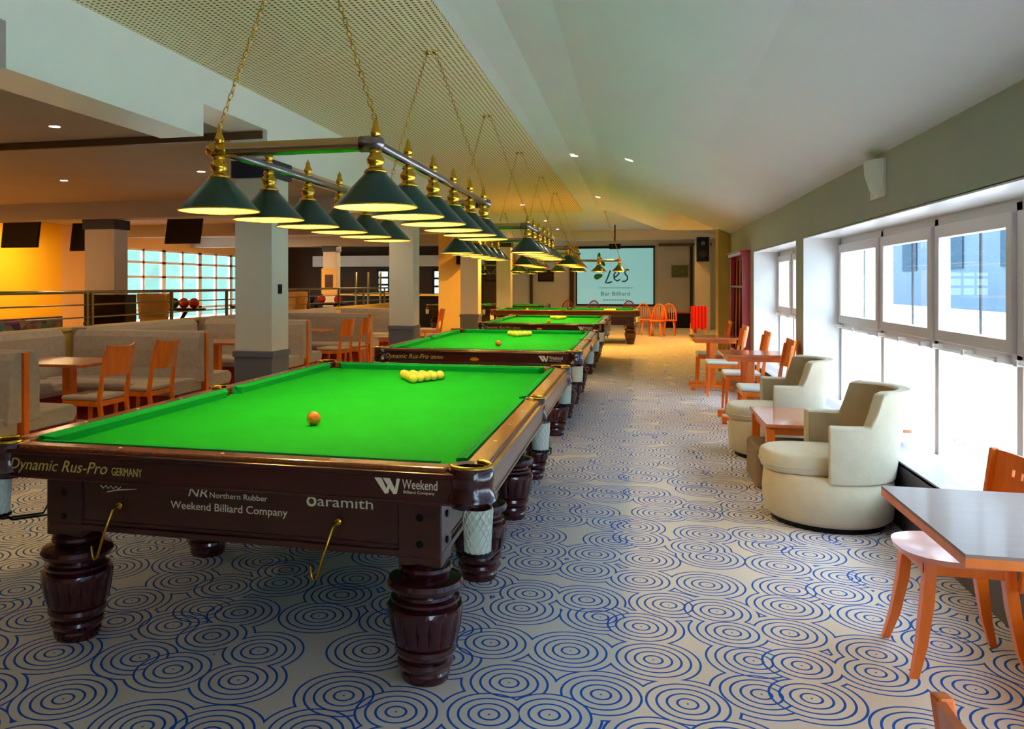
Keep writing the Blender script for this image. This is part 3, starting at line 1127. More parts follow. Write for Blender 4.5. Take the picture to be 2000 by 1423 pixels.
def shell_chair(label, loc, rz, group=None):
    """bent beech chair facing local +X, saddle seat"""
    t = thing('wooden_chair', label, 'chair', loc, rz, group)
    m = MB()
    n = 28
    top, bot = [], []
    for i in range(n):
        a = 2 * PI * i / n
        x = 0.215 * math.copysign(abs(math.cos(a)) ** 0.75, math.cos(a))
        y = 0.205 * math.copysign(abs(math.sin(a)) ** 0.75, math.sin(a))
        top.append(m.bm.verts.new((x, y, 0.455)))
        bot.append(m.bm.verts.new((x * 0.97, y * 0.97, 0.432)))
    inner = [m.bm.verts.new((v.co.x * 0.6, v.co.y * 0.6, 0.445)) for v in top]
    c0 = m.bm.verts.new((0, 0, 0.443))
    for i in range(n):
        j = (i + 1) % n
        m.bm.faces.new((top[i], top[j], bot[j], bot[i]))
        m.bm.faces.new((inner[i], inner[j], top[j], top[i]))
        m.bm.faces.new((c0, inner[j], inner[i]))
    m.bm.faces.new(bot)
    m.build('seat', 'beech_seat', t, smooth=True, auto=True)
    m = MB()
    m.box(-0.155, 0.155, -0.155, -0.13, 0.385, 0.432); m.box(-0.155, 0.155, 0.13, 0.155, 0.385, 0.432)
    m.box(-0.155, -0.13, -0.15, 0.15, 0.385, 0.432); m.box(0.13, 0.155, -0.15, 0.15, 0.385, 0.432)
    m.build('seat_rail', 'orange_wood', t, bevel=0.004)
    for sx_, sy in ((1, 1), (1, -1), (-1, 1), (-1, -1)):
        m = MB()
        fx_ = 0.195 if sx_ > 0 else 0.20
        ks = [(0.13, 0.435, 0.020), (0.145, 0.28, 0.021), (0.17, 0.12, 0.018), (fx_ + 0.005, 0, 0.013)]
        for (xa, za, ra), (xb, zb, rb) in zip(ks[:-1], ks[1:]):
            ya, yb = 0.135 + (xa - 0.13) * 0.7, 0.135 + (xb - 0.13) * 0.7
            m.hexa([(sx_ * xb - rb, sy * yb - rb, zb), (sx_ * xb + rb, sy * yb - rb, zb), (sx_ * xb + rb, sy * yb + rb, zb), (sx_ * xb - rb, sy * yb + rb, zb)],
                   [(sx_ * xa - ra, sy * ya - ra, za), (sx_ * xa + ra, sy * ya - ra, za), (sx_ * xa + ra, sy * ya + ra, za), (sx_ * xa - ra, sy * ya + ra, za)])
        bmesh.ops.remove_doubles(m.bm, verts=m.bm.verts[:], dist=0.0005)
        m.build('leg', 'orange_wood', t)
    # back: two posts and a panel with a row of small square holes
    for sy in (-1, 1):
        m = MB()
        m.hexa([(-0.175, sy * 0.20 - 0.014, 0.36), (-0.14, sy * 0.20 - 0.014, 0.36), (-0.14, sy * 0.20 + 0.014, 0.36), (-0.175, sy * 0.20 + 0.014, 0.36)],
               [(-0.235, sy * 0.215 - 0.014, 0.82), (-0.205, sy * 0.215 - 0.014, 0.82), (-0.205, sy * 0.215 + 0.014, 0.82), (-0.235, sy * 0.215 + 0.014, 0.82)])
        m.build('back_post', 'orange_wood', t, bevel=0.006)
    m = MB()
    def pc(y, z):
        return (-0.205 - 0.13 * (z - 0.62) - 0.03 * (1 - (y / 0.2) ** 2), y, z)
    ysn = [-0.2, -0.13, -0.055, -0.03, 0.03, 0.055, 0.13, 0.2]
    ysn = [-0.2, -0.15, -0.095, -0.075, -0.03, -0.01, 0.01, 0.03, 0.075, 0.095, 0.15, 0.2]
    zsn = [0.60, 0.70, 0.725, 0.755, 0.815]
    holes = {(2, 2), (4, 2), (6, 2), (8, 2)}
    grid = [[m.bm.verts.new(pc(y, z)) for z in zsn] for y in ysn]
    for i in range(len(ysn) - 1):
        for j in range(len(zsn) - 1):
            if (i, j) in holes:
                continue
            m.bm.faces.new((grid[i][j], grid[i + 1][j], grid[i + 1][j + 1], grid[i][j + 1]))
    bp_ = m.build('backrest', 'orange_wood', t)
    sd = bp_.modifiers.new('solid', 'SOLIDIFY')
    sd.thickness = 0.014
    sd.offset = 0
    return t


sc0 = shell_chair('bent beech chair with saddle seat tucked behind the near brown table', (1.235, 3.62, 0), PI)
dup(sc0, (0.76, 1.35, 0), 0.243, 'wooden chair whose back top shows at the bottom right corner')

# near brown table on a pedestal
t = thing('cafe_table', 'brown topped table with orange edge at the right edge of the picture', 'table', (1.42, 2.93, 0))
m = MB(); m.box(-0.53, 0.40, -0.40, 0.39, 0.742, 0.752); m.build('tabletop', 'taupe_top', t)
m = MB(); m.box(-0.53, 0.40, -0.40, 0.39, 0.715, 0.742); m.build('edge_band', 'orange_wood', t)
m = MB(); m.box(0.17, 0.23, -0.05, 0.05, 0.05, 0.715); m.build('column', 'orange_wood', t, bevel=0.01)
m = MB(); m.box(0.05, 0.165, -0.04, 0.04, 0, 0.05); m.box(0.0, 0.16, -0.3, 0.3, 0.0, 0.04); m.build('foot', 'orange_wood', t, bevel=0.01)


def window_table(label, loc):
    t = thing('cafe_table', label, 'table', loc)
    m = MB(); m.box(-0.35, 0.30, -0.33, 0.33, 0.725, 0.752); m.build('tabletop', 'orange_wood_top', t, bevel=0.004)
    m = MB(); m.box(-0.30, 0.25, -0.25, 0.25, 0.67, 0.724); m.build('frame', 'orange_wood', t)
    for sy in (-1, 1):
        m = MB(); m.box(-0.11, -0.03, sy * 0.24 - 0.03, sy * 0.24 + 0.03, 0.07, 0.68); m.build('post', 'orange_wood', t, bevel=0.006)
        m = MB(); m.box(-0.36, 0.22, sy * 0.24 - 0.035, sy * 0.24 + 0.035, 0.035, 0.075)
        m.box(-0.36, -0.31, sy * 0.24 - 0.035, sy * 0.24 + 0.035, 0, 0.04); m.box(0.17, 0.22, sy * 0.24 - 0.035, sy * 0.24 + 0.035, 0, 0.04)
        m.build('foot', 'orange_wood', t, bevel=0.006)
    return t


window_table('orange table on trestle feet beside the windows, behind the far armchair', (1.27, 9.45, 0))
window_table('farther orange table on trestle feet, before the ochre pier', (1.13, 12.25, 0))


# armchairs
def arc_shell(m, r0, r1, a0, a1, z0, ztop, flare, n=20):
    """curved wall: inner radius r0, outer r1; ztop(a) gives height"""
    cols = []
    for i in range(n + 1):
        a = a0 + (a1 - a0) * i / n
        zt_ = ztop(a)
        fl = flare(a)
        col = []
        for (r, z) in ((r0, z0), (r1, z0), (r1 + fl * 0.4, z0 + (zt_ - z0) * 0.5), (r1 + fl, zt_), (r0 + fl, zt_), (r0 + fl * 0.4, z0 + (zt_ - z0) * 0.5)):
            col.append(m.bm.verts.new((r * math.cos(a), r * math.sin(a), z)))
        cols.append(col)
    for A, B in zip(cols[:-1], cols[1:]):
        for j in range(6):
            k_ = (j + 1) % 6
            m.bm.faces.new((A[j], B[j], B[k_], A[k_]))
    m.bm.faces.new(cols[0]); m.bm.faces.new(cols[-1][::-1])


def armchair(label, loc, rz):
    """tub chair facing local +X"""
    t = thing('tub_armchair', label, 'armchair', loc, rz, 'cream tub armchairs by the windows')
    m = MB(); m.lathe([(0.30, 0.0), (0.33, 0.0), (0.33, 0.035), (0.30, 0.035)], 32, cap=True)
    m.build('base_plinth', 'black', t)
    m = MB()
    m.lathe([(0.345, 0.035), (0.375, 0.06), (0.385, 0.20), (0.375, 0.31), (0.35, 0.325)], 48)
    m.build('base', 'armchair', t, smooth=True)
    def zt_(a):
        d = abs(a - PI)
        if d < 0.95:
            return 0.86
        if d < 1.12:
            return 0.86 - (d - 0.95) / 0.17 * 0.21
        return 0.65
    def fl(a):
        d = abs(a - PI)
        return 0.09 * max(0, 1 - (d / 1.25) ** 2) if d < 1.25 else 0.0
    m = MB(); arc_shell(m, 0.31, 0.385, PI - 1.75, PI + 1.75, 0.30, zt_, fl, 40)
    m.build('outer_shell', 'armchair', t, bevel=0.012, bseg=2, smooth=True, auto=True)
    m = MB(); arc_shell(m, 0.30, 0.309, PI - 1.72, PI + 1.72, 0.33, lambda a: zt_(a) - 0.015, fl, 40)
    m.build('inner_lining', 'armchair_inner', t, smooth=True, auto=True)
    m = MB()
    n = 24
    pts = []
    for i in range(n):
        a = 2 * PI * i / n
        x = 0.07 + 0.33 * math.copysign(abs(math.cos(a)) ** 0.85, math.cos(a))
        y = 0.285 * math.copysign(abs(math.sin(a)) ** 0.7, math.sin(a))
        pts.append((x, y))
    rings_ = []
    for sc_, z in ((0.90, 0.322), (0.98, 0.335), (1.0, 0.365), (1.0, 0.40), (0.97, 0.432), (0.88, 0.447), (0.5, 0.455)):
        rings_.append([m.bm.verts.new((0.07 + (x - 0.07) * sc_, y * sc_, z)) for x, y in pts])
    for A, B in zip(rings_[:-1], rings_[1:]):
        for i in range(n):
            j = (i + 1) % n
            m.bm.faces.new((A[i], A[j], B[j], B[i]))
    m.bm.faces.new(rings_[0][::-1]); m.bm.faces.new(rings_[-1])
    cu = m.build('seat_cushion', 'armchair', t, smooth=True)
    m = MB(); m.tube([(0.07 + (x - 0.07) * 1.005, y * 1.005, 0.368) for x, y in pts], 0.004, 5, closed=True)
    m.build('piping', 'armchair', cu, smooth=True)
    return t


arm = armchair('cream tub armchair in front, facing the aisle beside the brown table', (1.19, 5.62, 0), PI)
dup(arm, (1.19, 7.62, 0), PI, 'farther cream tub armchair behind the low orange table')

t = thing('coffee_table', 'low orange wooden table between the two cream armchairs', 'table', (1.36, 6.62, 0))
m = MB(); m.box(-0.45, 0.49, -0.43, 0.43, 0.475, 0.50); m.build('tabletop', 'orange_wood_top', t, bevel=0.004)
m = MB()
for (x0, x1, y0, y1) in ((-0.42, 0.20, -0.37, -0.345), (-0.42, 0.20, 0.345, 0.37), (-0.42, -0.395, -0.36, 0.36), (0.175, 0.20, -0.36, 0.36)):
    m.box(x0, x1, y0, y1, 0.415, 0.474)
m.build('frame', 'orange_wood', t)
for (x, y) in ((-0.41, -0.36), (-0.41, 0.36), (0.17, -0.36), (0.17, 0.36)):
    m = MB(); m.box(x - 0.03, x + 0.03, y - 0.03, y + 0.03, 0, 0.46); m.build('leg', 'orange_wood', t, bevel=0.005)
for y in (-0.36, 0.36):
    m = MB(); m.box(0.38, 0.44, y - 0.03, y + 0.03, 0.411, 0.474); m.build('leg', 'orange_wood', t, bevel=0.005)
m = MB(); m.box(0.86, 1.36, 6.32, 6.84, 0.0, 0.30)
tag(m.build('ottoman', 'ottoman', bevel=0.03, bseg=3), 'grey brown square ottoman pushed under the low orange table', 'ottoman')

# ================================================================== BOOTHS
def divider(y, label):
    t = thing('booth_bench', label, 'bench', (-5.57, y, 0), 0, 'back to back booth benches')
    x0, x1 = -0.80, 0.85
    m = MB(); m.box(x0, x1, -0.03, 0.03, 0, 0.955); m.build('centre_panel', 'orange_wood', t, bevel=0.006)
    for s_ in (-1, 1):
        m = MB()
        a, b = sorted((s_ * 0.032, s_ * 0.17))
        prof_ = [(0.40, s_ * 0.035), (0.40, s_ * 0.19), (0.55, s_ * 0.165), (0.75, s_ * 0.17), (0.90, s_ * 0.15), (0.965, s_ * 0.10), (0.965, s_ * 0.035)]
        m.prism([(q, z) for z, q in prof_], 'x', x0, x1 - 0.015)
        m.build('backrest', 'sofa', t, bevel=0.012, bseg=2)
        m = MB()
        prof_ = [(0.30, s_ * 0.035), (0.30, s_ * 0.62), (0.36, s_ * 0.67), (0.42, s_ * 0.67), (0.46, s_ * 0.60), (0.45, s_ * 0.20), (0.42, s_ * 0.035)]
        m.prism([(q, z) for z, q in prof_], 'x', x0, x1 - 0.05)
        m.build('seat', 'sofa', t, bevel=0.02, bseg=3)
        m = MB(); a, b = sorted((s_ * 0.032, s_ * 0.58)); m.box(x0, x1 - 0.03, a, b, 0, 0.298)
        m.build('base', 'red_wood', t)
    return t


d0 = divider(5.5, 'grey booth bench at the left edge with an orange end panel')
dup(d0, (-5.59, 8.35, 0), 0, 'grey booth bench left of the nearest pillar, behind two orange chairs')
dup(d0, (-5.59, 11.3, 0), 0, 'grey booth bench just right of the nearest pillar')
dup(d0, (-5.59, 14.25, 0), 0, 'grey booth bench left of the second pillar')
dup(d0, (-5.59, 17.2, 0), 0, 'farthest grey booth bench, behind the second pillar')


def wall_bench(y0, y1, label):
    t = thing('wall_bench', label, 'bench', (-6.49, (y0 + y1) / 2, 0), 0, 'grey benches along the parapet')
    h = (y1 - y0) / 2
    m = MB(); m.prism([(-0.14, 0.30), (0.16, 0.30), (0.13, 0.6), (0.10, 0.9), (0.05, 0.975), (-0.14, 0.975)], 'y', -h, h)
    m.build('backrest', 'sofa', t, bevel=0.012)
    m = MB(); m.prism([(0.17, 0.30), (0.54, 0.30), (0.60, 0.36), (0.58, 0.44), (0.5, 0.46), (0.17, 0.45)], 'y', -h + 0.5, h - 0.5)
    m.build('seat', 'sofa', t, bevel=0.015)
    m = MB(); m.box(-0.14, 0.48, -h + 0.5, h - 0.5, 0, 0.298); m.build('base', 'red_wood', t)
    return t


for (a, b, lb) in ((2.75, 5.28, 'grey bench along the parapet at the far left edge'), (5.72, 8.13, 'grey bench along the parapet behind the two orange chairs'),
                   (8.57, 11.08, 'grey bench along the parapet behind the nearest pillar'), (11.52, 14.03, 'grey bench along the parapet behind the pair of orange chairs'),
                   (14.47, 16.98, 'farthest grey bench along the parapet')):
    wb = wall_bench(a, b, lb)
    wb.location.x = -6.56


def booth_table(y, label):
    t = thing('booth_table', label, 'table', (-5.45, y, 0))
    m = MB(); m.box(-0.55, 0.42, -0.36, 0.36, 0.715, 0.742); m.build('tabletop', 'orange_wood_top', t, bevel=0.004)
    m = MB(); m.box(-0.05, 0.05, -0.05, 0.05, 0.04, 0.715); m.build('column', 'orange_wood', t, bevel=0.01)
    m = MB(); m.box(-0.3, 0.3, -0.035, 0.035, 0, 0.04); m.box(-0.035, 0.035, -0.22, 0.22, 0, 0.04); m.build('foot', 'orange_wood', t, bevel=0.006)


booth_table(6.93, 'brown topped booth table behind the two orange chairs')
booth_table(9.85, 'booth table mostly hidden behind the nearest pillar')
booth_table(12.75, 'booth table behind the pair of orange chairs beyond the pillar')

# parapet and railing
m = MB(); m.box(-6.86, -6.715, Y_BACK, 24, 0, 0.93); m.box(-6.9, -6.70, Y_BACK, 24, 0.93, 0.97)
struct(m.build('wall_parapet', 'ochre_wall'))
t = thing('guard_railing', 'steel guard railing with three bars on top of the parapet behind the booths', 'railing', (-6.79, 0, 0))
for (z, r) in ((1.40, 0.022), (1.24, 0.010), (1.08, 0.010)):
    m = MB(); m.tube([(0, Y_BACK, z), (0, 23.9, z)], r, 8); m.build('bar', 'steel', t, smooth=True)
for yy in [7.13 - 3.9, 7.13 - 1.95, 7.13, 8.95, 9.05, 10.9, 12.6, 14.4, 16.2, 18.0, 19.8, 21.6, 23.4]:
    m = MB(); m.box(-0.02, 0.02, yy - 0.02, yy + 0.02, 0.97, 1.40); m.build('post', 'steel', t)

# ================================================================== BOWLING HALL BEHIND THE RAILING
def monitor(x, y, z, label, lean=0.1):
    t = thing('hanging_monitor', label, 'monitor', (x, y, z), 0, 'black monitors hanging over the lanes')
    m = MB(); m.hexa([(-0.48, -0.03, -0.28), (0.36, -0.03, -0.28), (0.36, 0.03, -0.28), (-0.48, 0.03, -0.28)],
                     [(-0.36, -0.09, 0.28), (0.48, -0.09, 0.28), (0.48, -0.03, 0.28), (-0.36, -0.03, 0.28)])
    m.build('housing', 'black', t, bevel=0.01)
    m = MB(); m.box(-0.02, 0.10, -0.02, 0.02, 0.2, 2.99 - z); m.build('mount', 'black', t)
    return t


monitor(-11.7, 13.5, 2.50, 'black monitor against the yellow wall at the far left')
monitor(-10.75, 14.3, 2.46, 'black monitor half hidden behind the pillar with the black cap')
monitor(-9.4, 15.6, 2.65, 'black monitor hanging in front of the tall grid window')

# ball return with coloured balls
def ball_return(x, y, label, cols):
    t = thing('ball_return_rack', label, 'ball rack', (x, y, 0), 0)
    m = MB(); m.box(-0.62, 0.62, -0.22, 0.22, 0.95, 1.00);
    m.build('tray', 'black', t, bevel=0.01)
    m = MB()
    m.tube([(-0.35, 0, 0), (0, 0, 0.5), (0.3, 0, 0.96)], 0.04, 8); m.tube([(0.35, 0, 0), (0, 0, 0.5), (-0.3, 0, 0.96)], 0.04, 8)
    m.build('stand', 'black', t, smooth=True)
    return t


ball_return(-9.35, 15.1, 'black rack with five bowling balls before the tall grid window', None)
ball_return(-8.0, 20.2, 'black bowling ball rack seen right of the nearest pillar', None)
cols = ['ball_red', 'ball_red', 'ball_green', 'ball_red', 'ball_red']
names = {'ball_red': 'red', 'ball_green': 'green', 'ball_blue': 'blue'}
bow = {}
def bowl(c, loc, label, group=None):
    if c not in bow:
        m = MB(); m.sphere((0, 0, 0), 0.108, 18, 12); o = m.build('bowling_ball', c, smooth=True); bow[c] = o
    else:
        o = bow[c].copy(); C.objects.link(o)
        if 'group' in o:
            del o['group']
    o.location = loc
    tag(o, label, 'bowling ball', group)
for i, c in enumerate(cols):
    where = ['leftmost', 'second from left', 'middle', 'second from right', 'rightmost'][i]
    bowl(c, (-9.82 + i * 0.235, 15.1, 1.108), '%s bowling ball, %s of five on the rack before the tall grid window' % (names[c], where))
bowl('ball_red', (-8.1, 20.2, 1.108), 'red bowling ball on the rack right of the nearest pillar, left one')
bowl('ball_red', (-7.65, 20.2, 1.108), 'red bowling ball on the rack right of the nearest pillar, right one')
bowl('ball_blue', (-8.4, 20.2, 1.108), 'blue bowling ball on the rack right of the nearest pillar')

ball_return(-8.5, 17.3, 'black bowling ball rack just left of the nearest pillar, beyond the railing', None)
bowl('ball_green', (-8.75, 17.3, 1.108), 'green bowling ball on the rack just left of the nearest pillar, left one')
bowl('ball_green', (-8.25, 17.3, 1.108), 'green bowling ball on the rack just left of the nearest pillar, right one')
bowl('ball_red', (-8.5, 17.3, 1.108), 'red bowling ball between two green ones just left of the nearest pillar')


def lounge_seat(label, loc, rz):
    t = thing('lounge_seat', label, 'seat', loc, rz)
    m = MB(); m.box(-0.24, 0.24, -0.24, 0.24, 0, 0.85); m.build('base', 'tan_panel', t, bevel=0.06, bseg=3)
    m = MB(); arc_shell(m, 0.20, 0.28, PI * 0.1, PI * 1.1, 0.8, lambda a: 1.32, lambda a: 0.05, 16); m.build('backrest', 'tan_panel', t, bevel=0.03, smooth=True, auto=True)
    return t


lounge_seat('tan lounge seat with rounded back beside the bowling balls', (-9.2, 14.15, 0), 0.4)
lounge_seat('tan lounge seat right of the nearest pillar, beyond the parapet', (-8.1, 18.5, 0), 0.4)

# cabinets and machines at the back of the bowling hall
t = thing('bowling_desk', 'dark counter at the back of the bowling hall', 'counter', (-8.5, 27.5, 0))
m = MB(); m.box(-2.2, 2.6, -0.3, 0.3, 0, 1.1); m.build('body', 'black', t)
m = MB(); m.box(-2.3, 2.7, -0.4, 0.4, 1.1, 1.16); m.build('worktop', 'tan_panel', t)
for i, (x, z0, z1, wd) in enumerate(((-9.55, 1.2, 2.05, 0.9), (-6.9, 1.1, 2.05, 1.6))):
    m = MB()
    nx = 2 if wd < 1 else 4
    m.box(x - wd / 2 - 0.05, x + wd / 2 + 0.05, Y_FAR - 0.06, Y_FAR - 0.03, z0 - 0.05, z1 + 0.05)
    f = m.build('window_%d' % (4 + i), 'black'); struct(f)
    m = MB()
    for c in range(nx):
        for r in range(3):
            a = x - wd / 2 + c * wd / nx
            b_ = z0 + r * (z1 - z0) / 3
            m.box(a + 0.04, a + wd / nx - 0.04, Y_FAR - 0.08, Y_FAR - 0.055, b_ + 0.04, b_ + (z1 - z0) / 3 - 0.04)
    m.build('pane', mat('lit_pane_%d' % i, (180, 214, 210), 0.4, emit=lin((190, 224, 220)), estr=0.8), f)
m = MB(); m.box(-12.5, -5.2, 30.2, 30.5, 2.2, 2.62)
struct(m.build('trim_9', 'far_wall'))
m = MB()
for i in range(6):
    m.tube([(-8.9 + i * 0.42, 25.2, 0), (-8.9 + i * 0.42, 25.2, 1.9)], 0.04, 8)
m.tube([(-9.0, 25.2, 1.2), (-6.7, 25.2, 1.2)], 0.03, 8)
tag(m.build('metal_rack', 'steel', smooth=True), 'pale metal rack of upright tubes at the back of the bowling hall', 'rack')
m = MB(); m.box(-9.5, -8.67, 12.45, 12.8, 0, 1.32)
tag(m.build('dark_cabinet', 'black_gloss', bevel=0.02), 'glossy black cabinet behind the railing below the capped pillar', 'cabinet')

# ================================================================== RIGHT WALL THINGS
t = thing('cue_rack', 'red wooden cue rack with dark cues on the wall before the pier', 'cue rack', (XW, 13.03, 0))
for ya_, yb_ in ((-0.74, -0.70), (0.70, 0.74)):
    m = MB(); m.box(-0.11, -0.001, ya_, yb_, 0.42, 1.92); m.build('side_panel', 'cherry_cabinet', t, bevel=0.004)
m = MB(); m.box(-0.14, -0.001, -0.77, 0.77, 1.92, 1.975); m.box(-0.16, -0.001, -0.79, 0.79, 1.975, 1.99); m.build('cornice', 'cherry_cabinet', t, bevel=0.006)
m = MB(); m.box(-0.03, -0.001, -0.70, 0.70, 0.42, 1.92); m.build('back_panel', 'red_wood', t)
m = MB(); m.box(-0.11, -0.03, -0.70, 0.70, 0.42, 0.50); m.box(-0.10, -0.03, -0.70, 0.70, 1.45, 1.48); m.build('shelf', 'red_wood', t)
for i in range(6):
    yy = 13.03 - 0.52 + i * 0.2
    m = MB(); m.tube([(XW - 0.075, yy, 0.51), (XW - 0.065, yy, 1.86)], [0.016, 0.007], 8)
    o = m.build('cue', 'black' if i % 2 else 'orange_wood', smooth=True)
    nm = ['nearest', 'second nearest', 'third', 'fourth', 'fifth', 'farthest'][i]
    tag(o, 'billiard cue upright in the red rack, %s of the six' % nm, 'cue', 'cues in the red rack')

t = thing('wall_sconce', 'half round white wall lamp above the window on the right wall', 'wall lamp', (XW, 6.02, 2.08))
m = MB()
n = 16
cols_ = []
for i in range(n + 1):
    a = PI / 2 + PI * i / n
    cols_.append([m.bm.verts.new((r * math.cos(a) * 0.55, r * math.sin(a) * 1.0, z)) for r, z in ((0.02, 0.0), (0.10, 0.06), (0.15, 0.16), (0.16, 0.25))])
for A, B in zip(cols_[:-1], cols_[1:]):
    for j in range(3):
        m.bm.faces.new((A[j], B[j], B[j + 1], A[j + 1]))
m.build('shade', 'lamp_glass', t, smooth=True)
m = MB(); m.box(-0.012, 0.0, -0.165, 0.165, 0.0, 0.25); m.build('backplate', 'pvc_white', t)

# ================================================================== FAR END
t = thing('projection_screen', 'pale blue projection screen with a leaf logo and the word Les', 'screen', (-0.73, Y_FAR - 0.032, 0))
SW = 1.39
m = MB(); m.box(-SW, SW, -0.01, 0.01, 0.76, 2.84); m.build('cloth', 'screen_cloth', t)
m = MB(); m.box(-SW - 0.06, SW + 0.06, -0.03, 0.03, 2.84, 2.93); m.box(-SW - 0.05, -SW, -0.012, 0.012, 0.72, 2.84); m.box(SW, SW + 0.05, -0.012, 0.012, 0.72, 2.84); m.box(-SW - 0.03, SW + 0.03, -0.02, 0.02, 0.70, 0.76)
m.build('border', 'black', t)
R90 = (PI / 2, 0, 0)
m = MB()
def stroke(pts, r=0.028):
    m.tube([(x, -0.014, z) for x, z in pts], r, 6)
stroke([(-0.16, 2.02), (-0.22, 1.85), (-0.30, 1.66), (-0.34, 1.56), (-0.24, 1.55), (-0.10, 1.60)])
stroke([(-0.04, 1.75), (0.06, 1.80), (0.16, 1.90), (0.13, 1.99), (0.04, 1.98), (-0.03, 1.86), (-0.02, 1.70), (0.08, 1.62), (0.2, 1.68)])
stroke([(0.52, 2.02), (0.44, 2.06), (0.36, 1.98), (0.38, 1.88), (0.46, 1.80), (0.46, 1.68), (0.36, 1.60), (0.26, 1.62)])
m.build('logo_letters', 'screen_ink', t, smooth=True)
m = MB()
def leaf(cx, cz, L, Wd, ang):
    pts = []
    for i in range(14):
        a = 2 * PI * i / 14
        x = L * math.cos(a); z = Wd * math.sin(a) * (1 - 0.35 * math.cos(a))
        pts.append((cx + x * math.cos(ang) - z * math.sin(ang), cz + x * math.sin(ang) + z * math.cos(ang)))
    m.prism(pts, 'y', -0.016, -0.012)
leaf(-0.60, 1.80, 0.17, 0.10, 0.3); leaf(-0.48, 2.34, 0.2, 0.09, -0.9); leaf(-0.58, 2.58, 0.12, 0.06, 1.4); leaf(-0.45, 2.02, 0.10, 0.05, -1.0)
m.build('leaf_logo', 'leaf_ink', t)
text('caption', 'Bar Billiard', 1.05, 0.14, (-0.5, -0.013, 1.08), R90, 'screen_ink_pale', t)
m = MB(); m.box(-0.6, 0.65, -0.014, -0.011, 1.36, 1.375); m.build('rule', 'screen_ink_pale', t)
m = MB()
for i in range(9):
    m.box(-0.42 + i * 0.1, -0.35 + i * 0.1, -0.014, -0.011, 0.90, 0.93)
m.build('caption', 'screen_ink_pale', t)

t = thing('projector', 'black projector hanging from the ceiling before the screen', 'projector', (-0.62, 26.5, 2.72))
m = MB(); m.box(-0.18, 0.18, -0.15, 0.15, -0.09, 0.07); m.build('body', 'black', t, bevel=0.02)
m = MB(); m.tube([(0, 0, 0.07), (0, 0, 0.685)], 0.02, 8); m.build('mount', 'black', t)
m = MB(); m.lathe([(0.05, -0.19), (0.05, -0.15)], 16, (-0.09, 0, 0), axis='y'); m.build('lens', 'black_gloss', t)

def picture(x, z, wd, hg, y, label, art, frame='black'):
    t = thing('framed_picture', label, 'picture', (x, y, z))
    m = MB(); m.box(-wd / 2, wd / 2, -0.02, 0.02, -hg / 2, hg / 2); m.build('frame', frame, t, bevel=0.006)
    m = MB(); m.box(-wd / 2 + 0.04, wd / 2 - 0.04, -0.026, -0.02, -hg / 2 + 0.04, hg / 2 - 0.04); m.build('artwork', art, t)


picture(1.60, 1.98, 0.66, 0.52, Y_FAR - 0.03, 'small green landscape picture right of the projection screen', 'picture_green', 'picture_mat')
picture(-3.3, 1.83, 0.60, 0.44, Y_FAR - 0.03, 'dark framed picture left of the projection screen', 'picture_dark')
picture(-5.0, 1.9, 0.5, 0.6, 28.8, 'dark red picture behind the cream pillars', 'picture_dark')
m = MB(); m.box(-5.3, -4.6, 28.82, 28.95, 0, 3.0)
struct(m.build('wall_partition', 'dark_wall'))
for i, (x, wd, z1) in enumerate(((-2.32, 0.16, 2.9), (-3.85, 0.10, 2.9), (2.0, 0.10, 2.9))):
    m = MB(); m.box(x - wd / 2, x + wd / 2, Y_FAR - 0.12, Y_FAR - 0.001, 0, z1)
    o = m.build('timber_post', 'dark_wall')
    tag(o, ['dark post directly left of the projection screen', 'thin dark post on the far wall behind the pillar row', 'dark post between the green picture and the loudspeaker'][i], 'post')
m = MB(); m.box(0.85, 2.7, Y_FAR - 0.16, Y_FAR - 0.001, 2.9, 3.0)
tag(m.build('timber_beam', 'trim_brown'), 'brown timber rail above the green picture on the far wall', 'beam')
m = MB(); m.box(1.95, 2.42, 28.2, 28.5, 0, 3.05)
struct(m.build('wall_far_pier', 'far_wall'))
t = thing('loudspeaker', 'tall black loudspeaker high on the white far pier', 'loudspeaker', (2.17, 28.0, 2.25))
m = MB(); m.box(-0.19, 0.19, -0.15, 0.15, 0, 0.8); m.build('cabinet', 'black', t, bevel=0.01)
m = MB(); m.lathe([(0.13, -0.16), (0.13, -0.151)], 20, (0, 0, 0.25), axis='y'); m.lathe([(0.07, -0.16), (0.07, -0.151)], 20, (0, 0, 0.6), axis='y'); m.build('grille', 'black_gloss', t)
m = MB(); m.box(-0.03, 0.03, 0.14, 0.205, 0.3, 0.5); m.build('bracket', 'black', t)
t = thing('loudspeaker', 'small black speaker high on the cream pillar beyond the third table', 'loudspeaker', (-4.25, 19.9, 2.0))
m = MB(); m.box(-0.1, 0.1, -0.09, 0.09, 0, 0.26); m.build('cabinet', 'black', t, bevel=0.01)
m = MB(); m.lathe([(0.07, -0.1), (0.07, -0.091)], 16, (0, 0, 0.12), axis='y'); m.build('grille', 'black_gloss', t)

m = MB(); m.box(0.98, 1.85, 29.0, 29.5, 0, 0.52)
tag(m.build('storage_chest', 'black', bevel=0.02), 'black chest standing by the far wall beneath the green picture', 'chest')


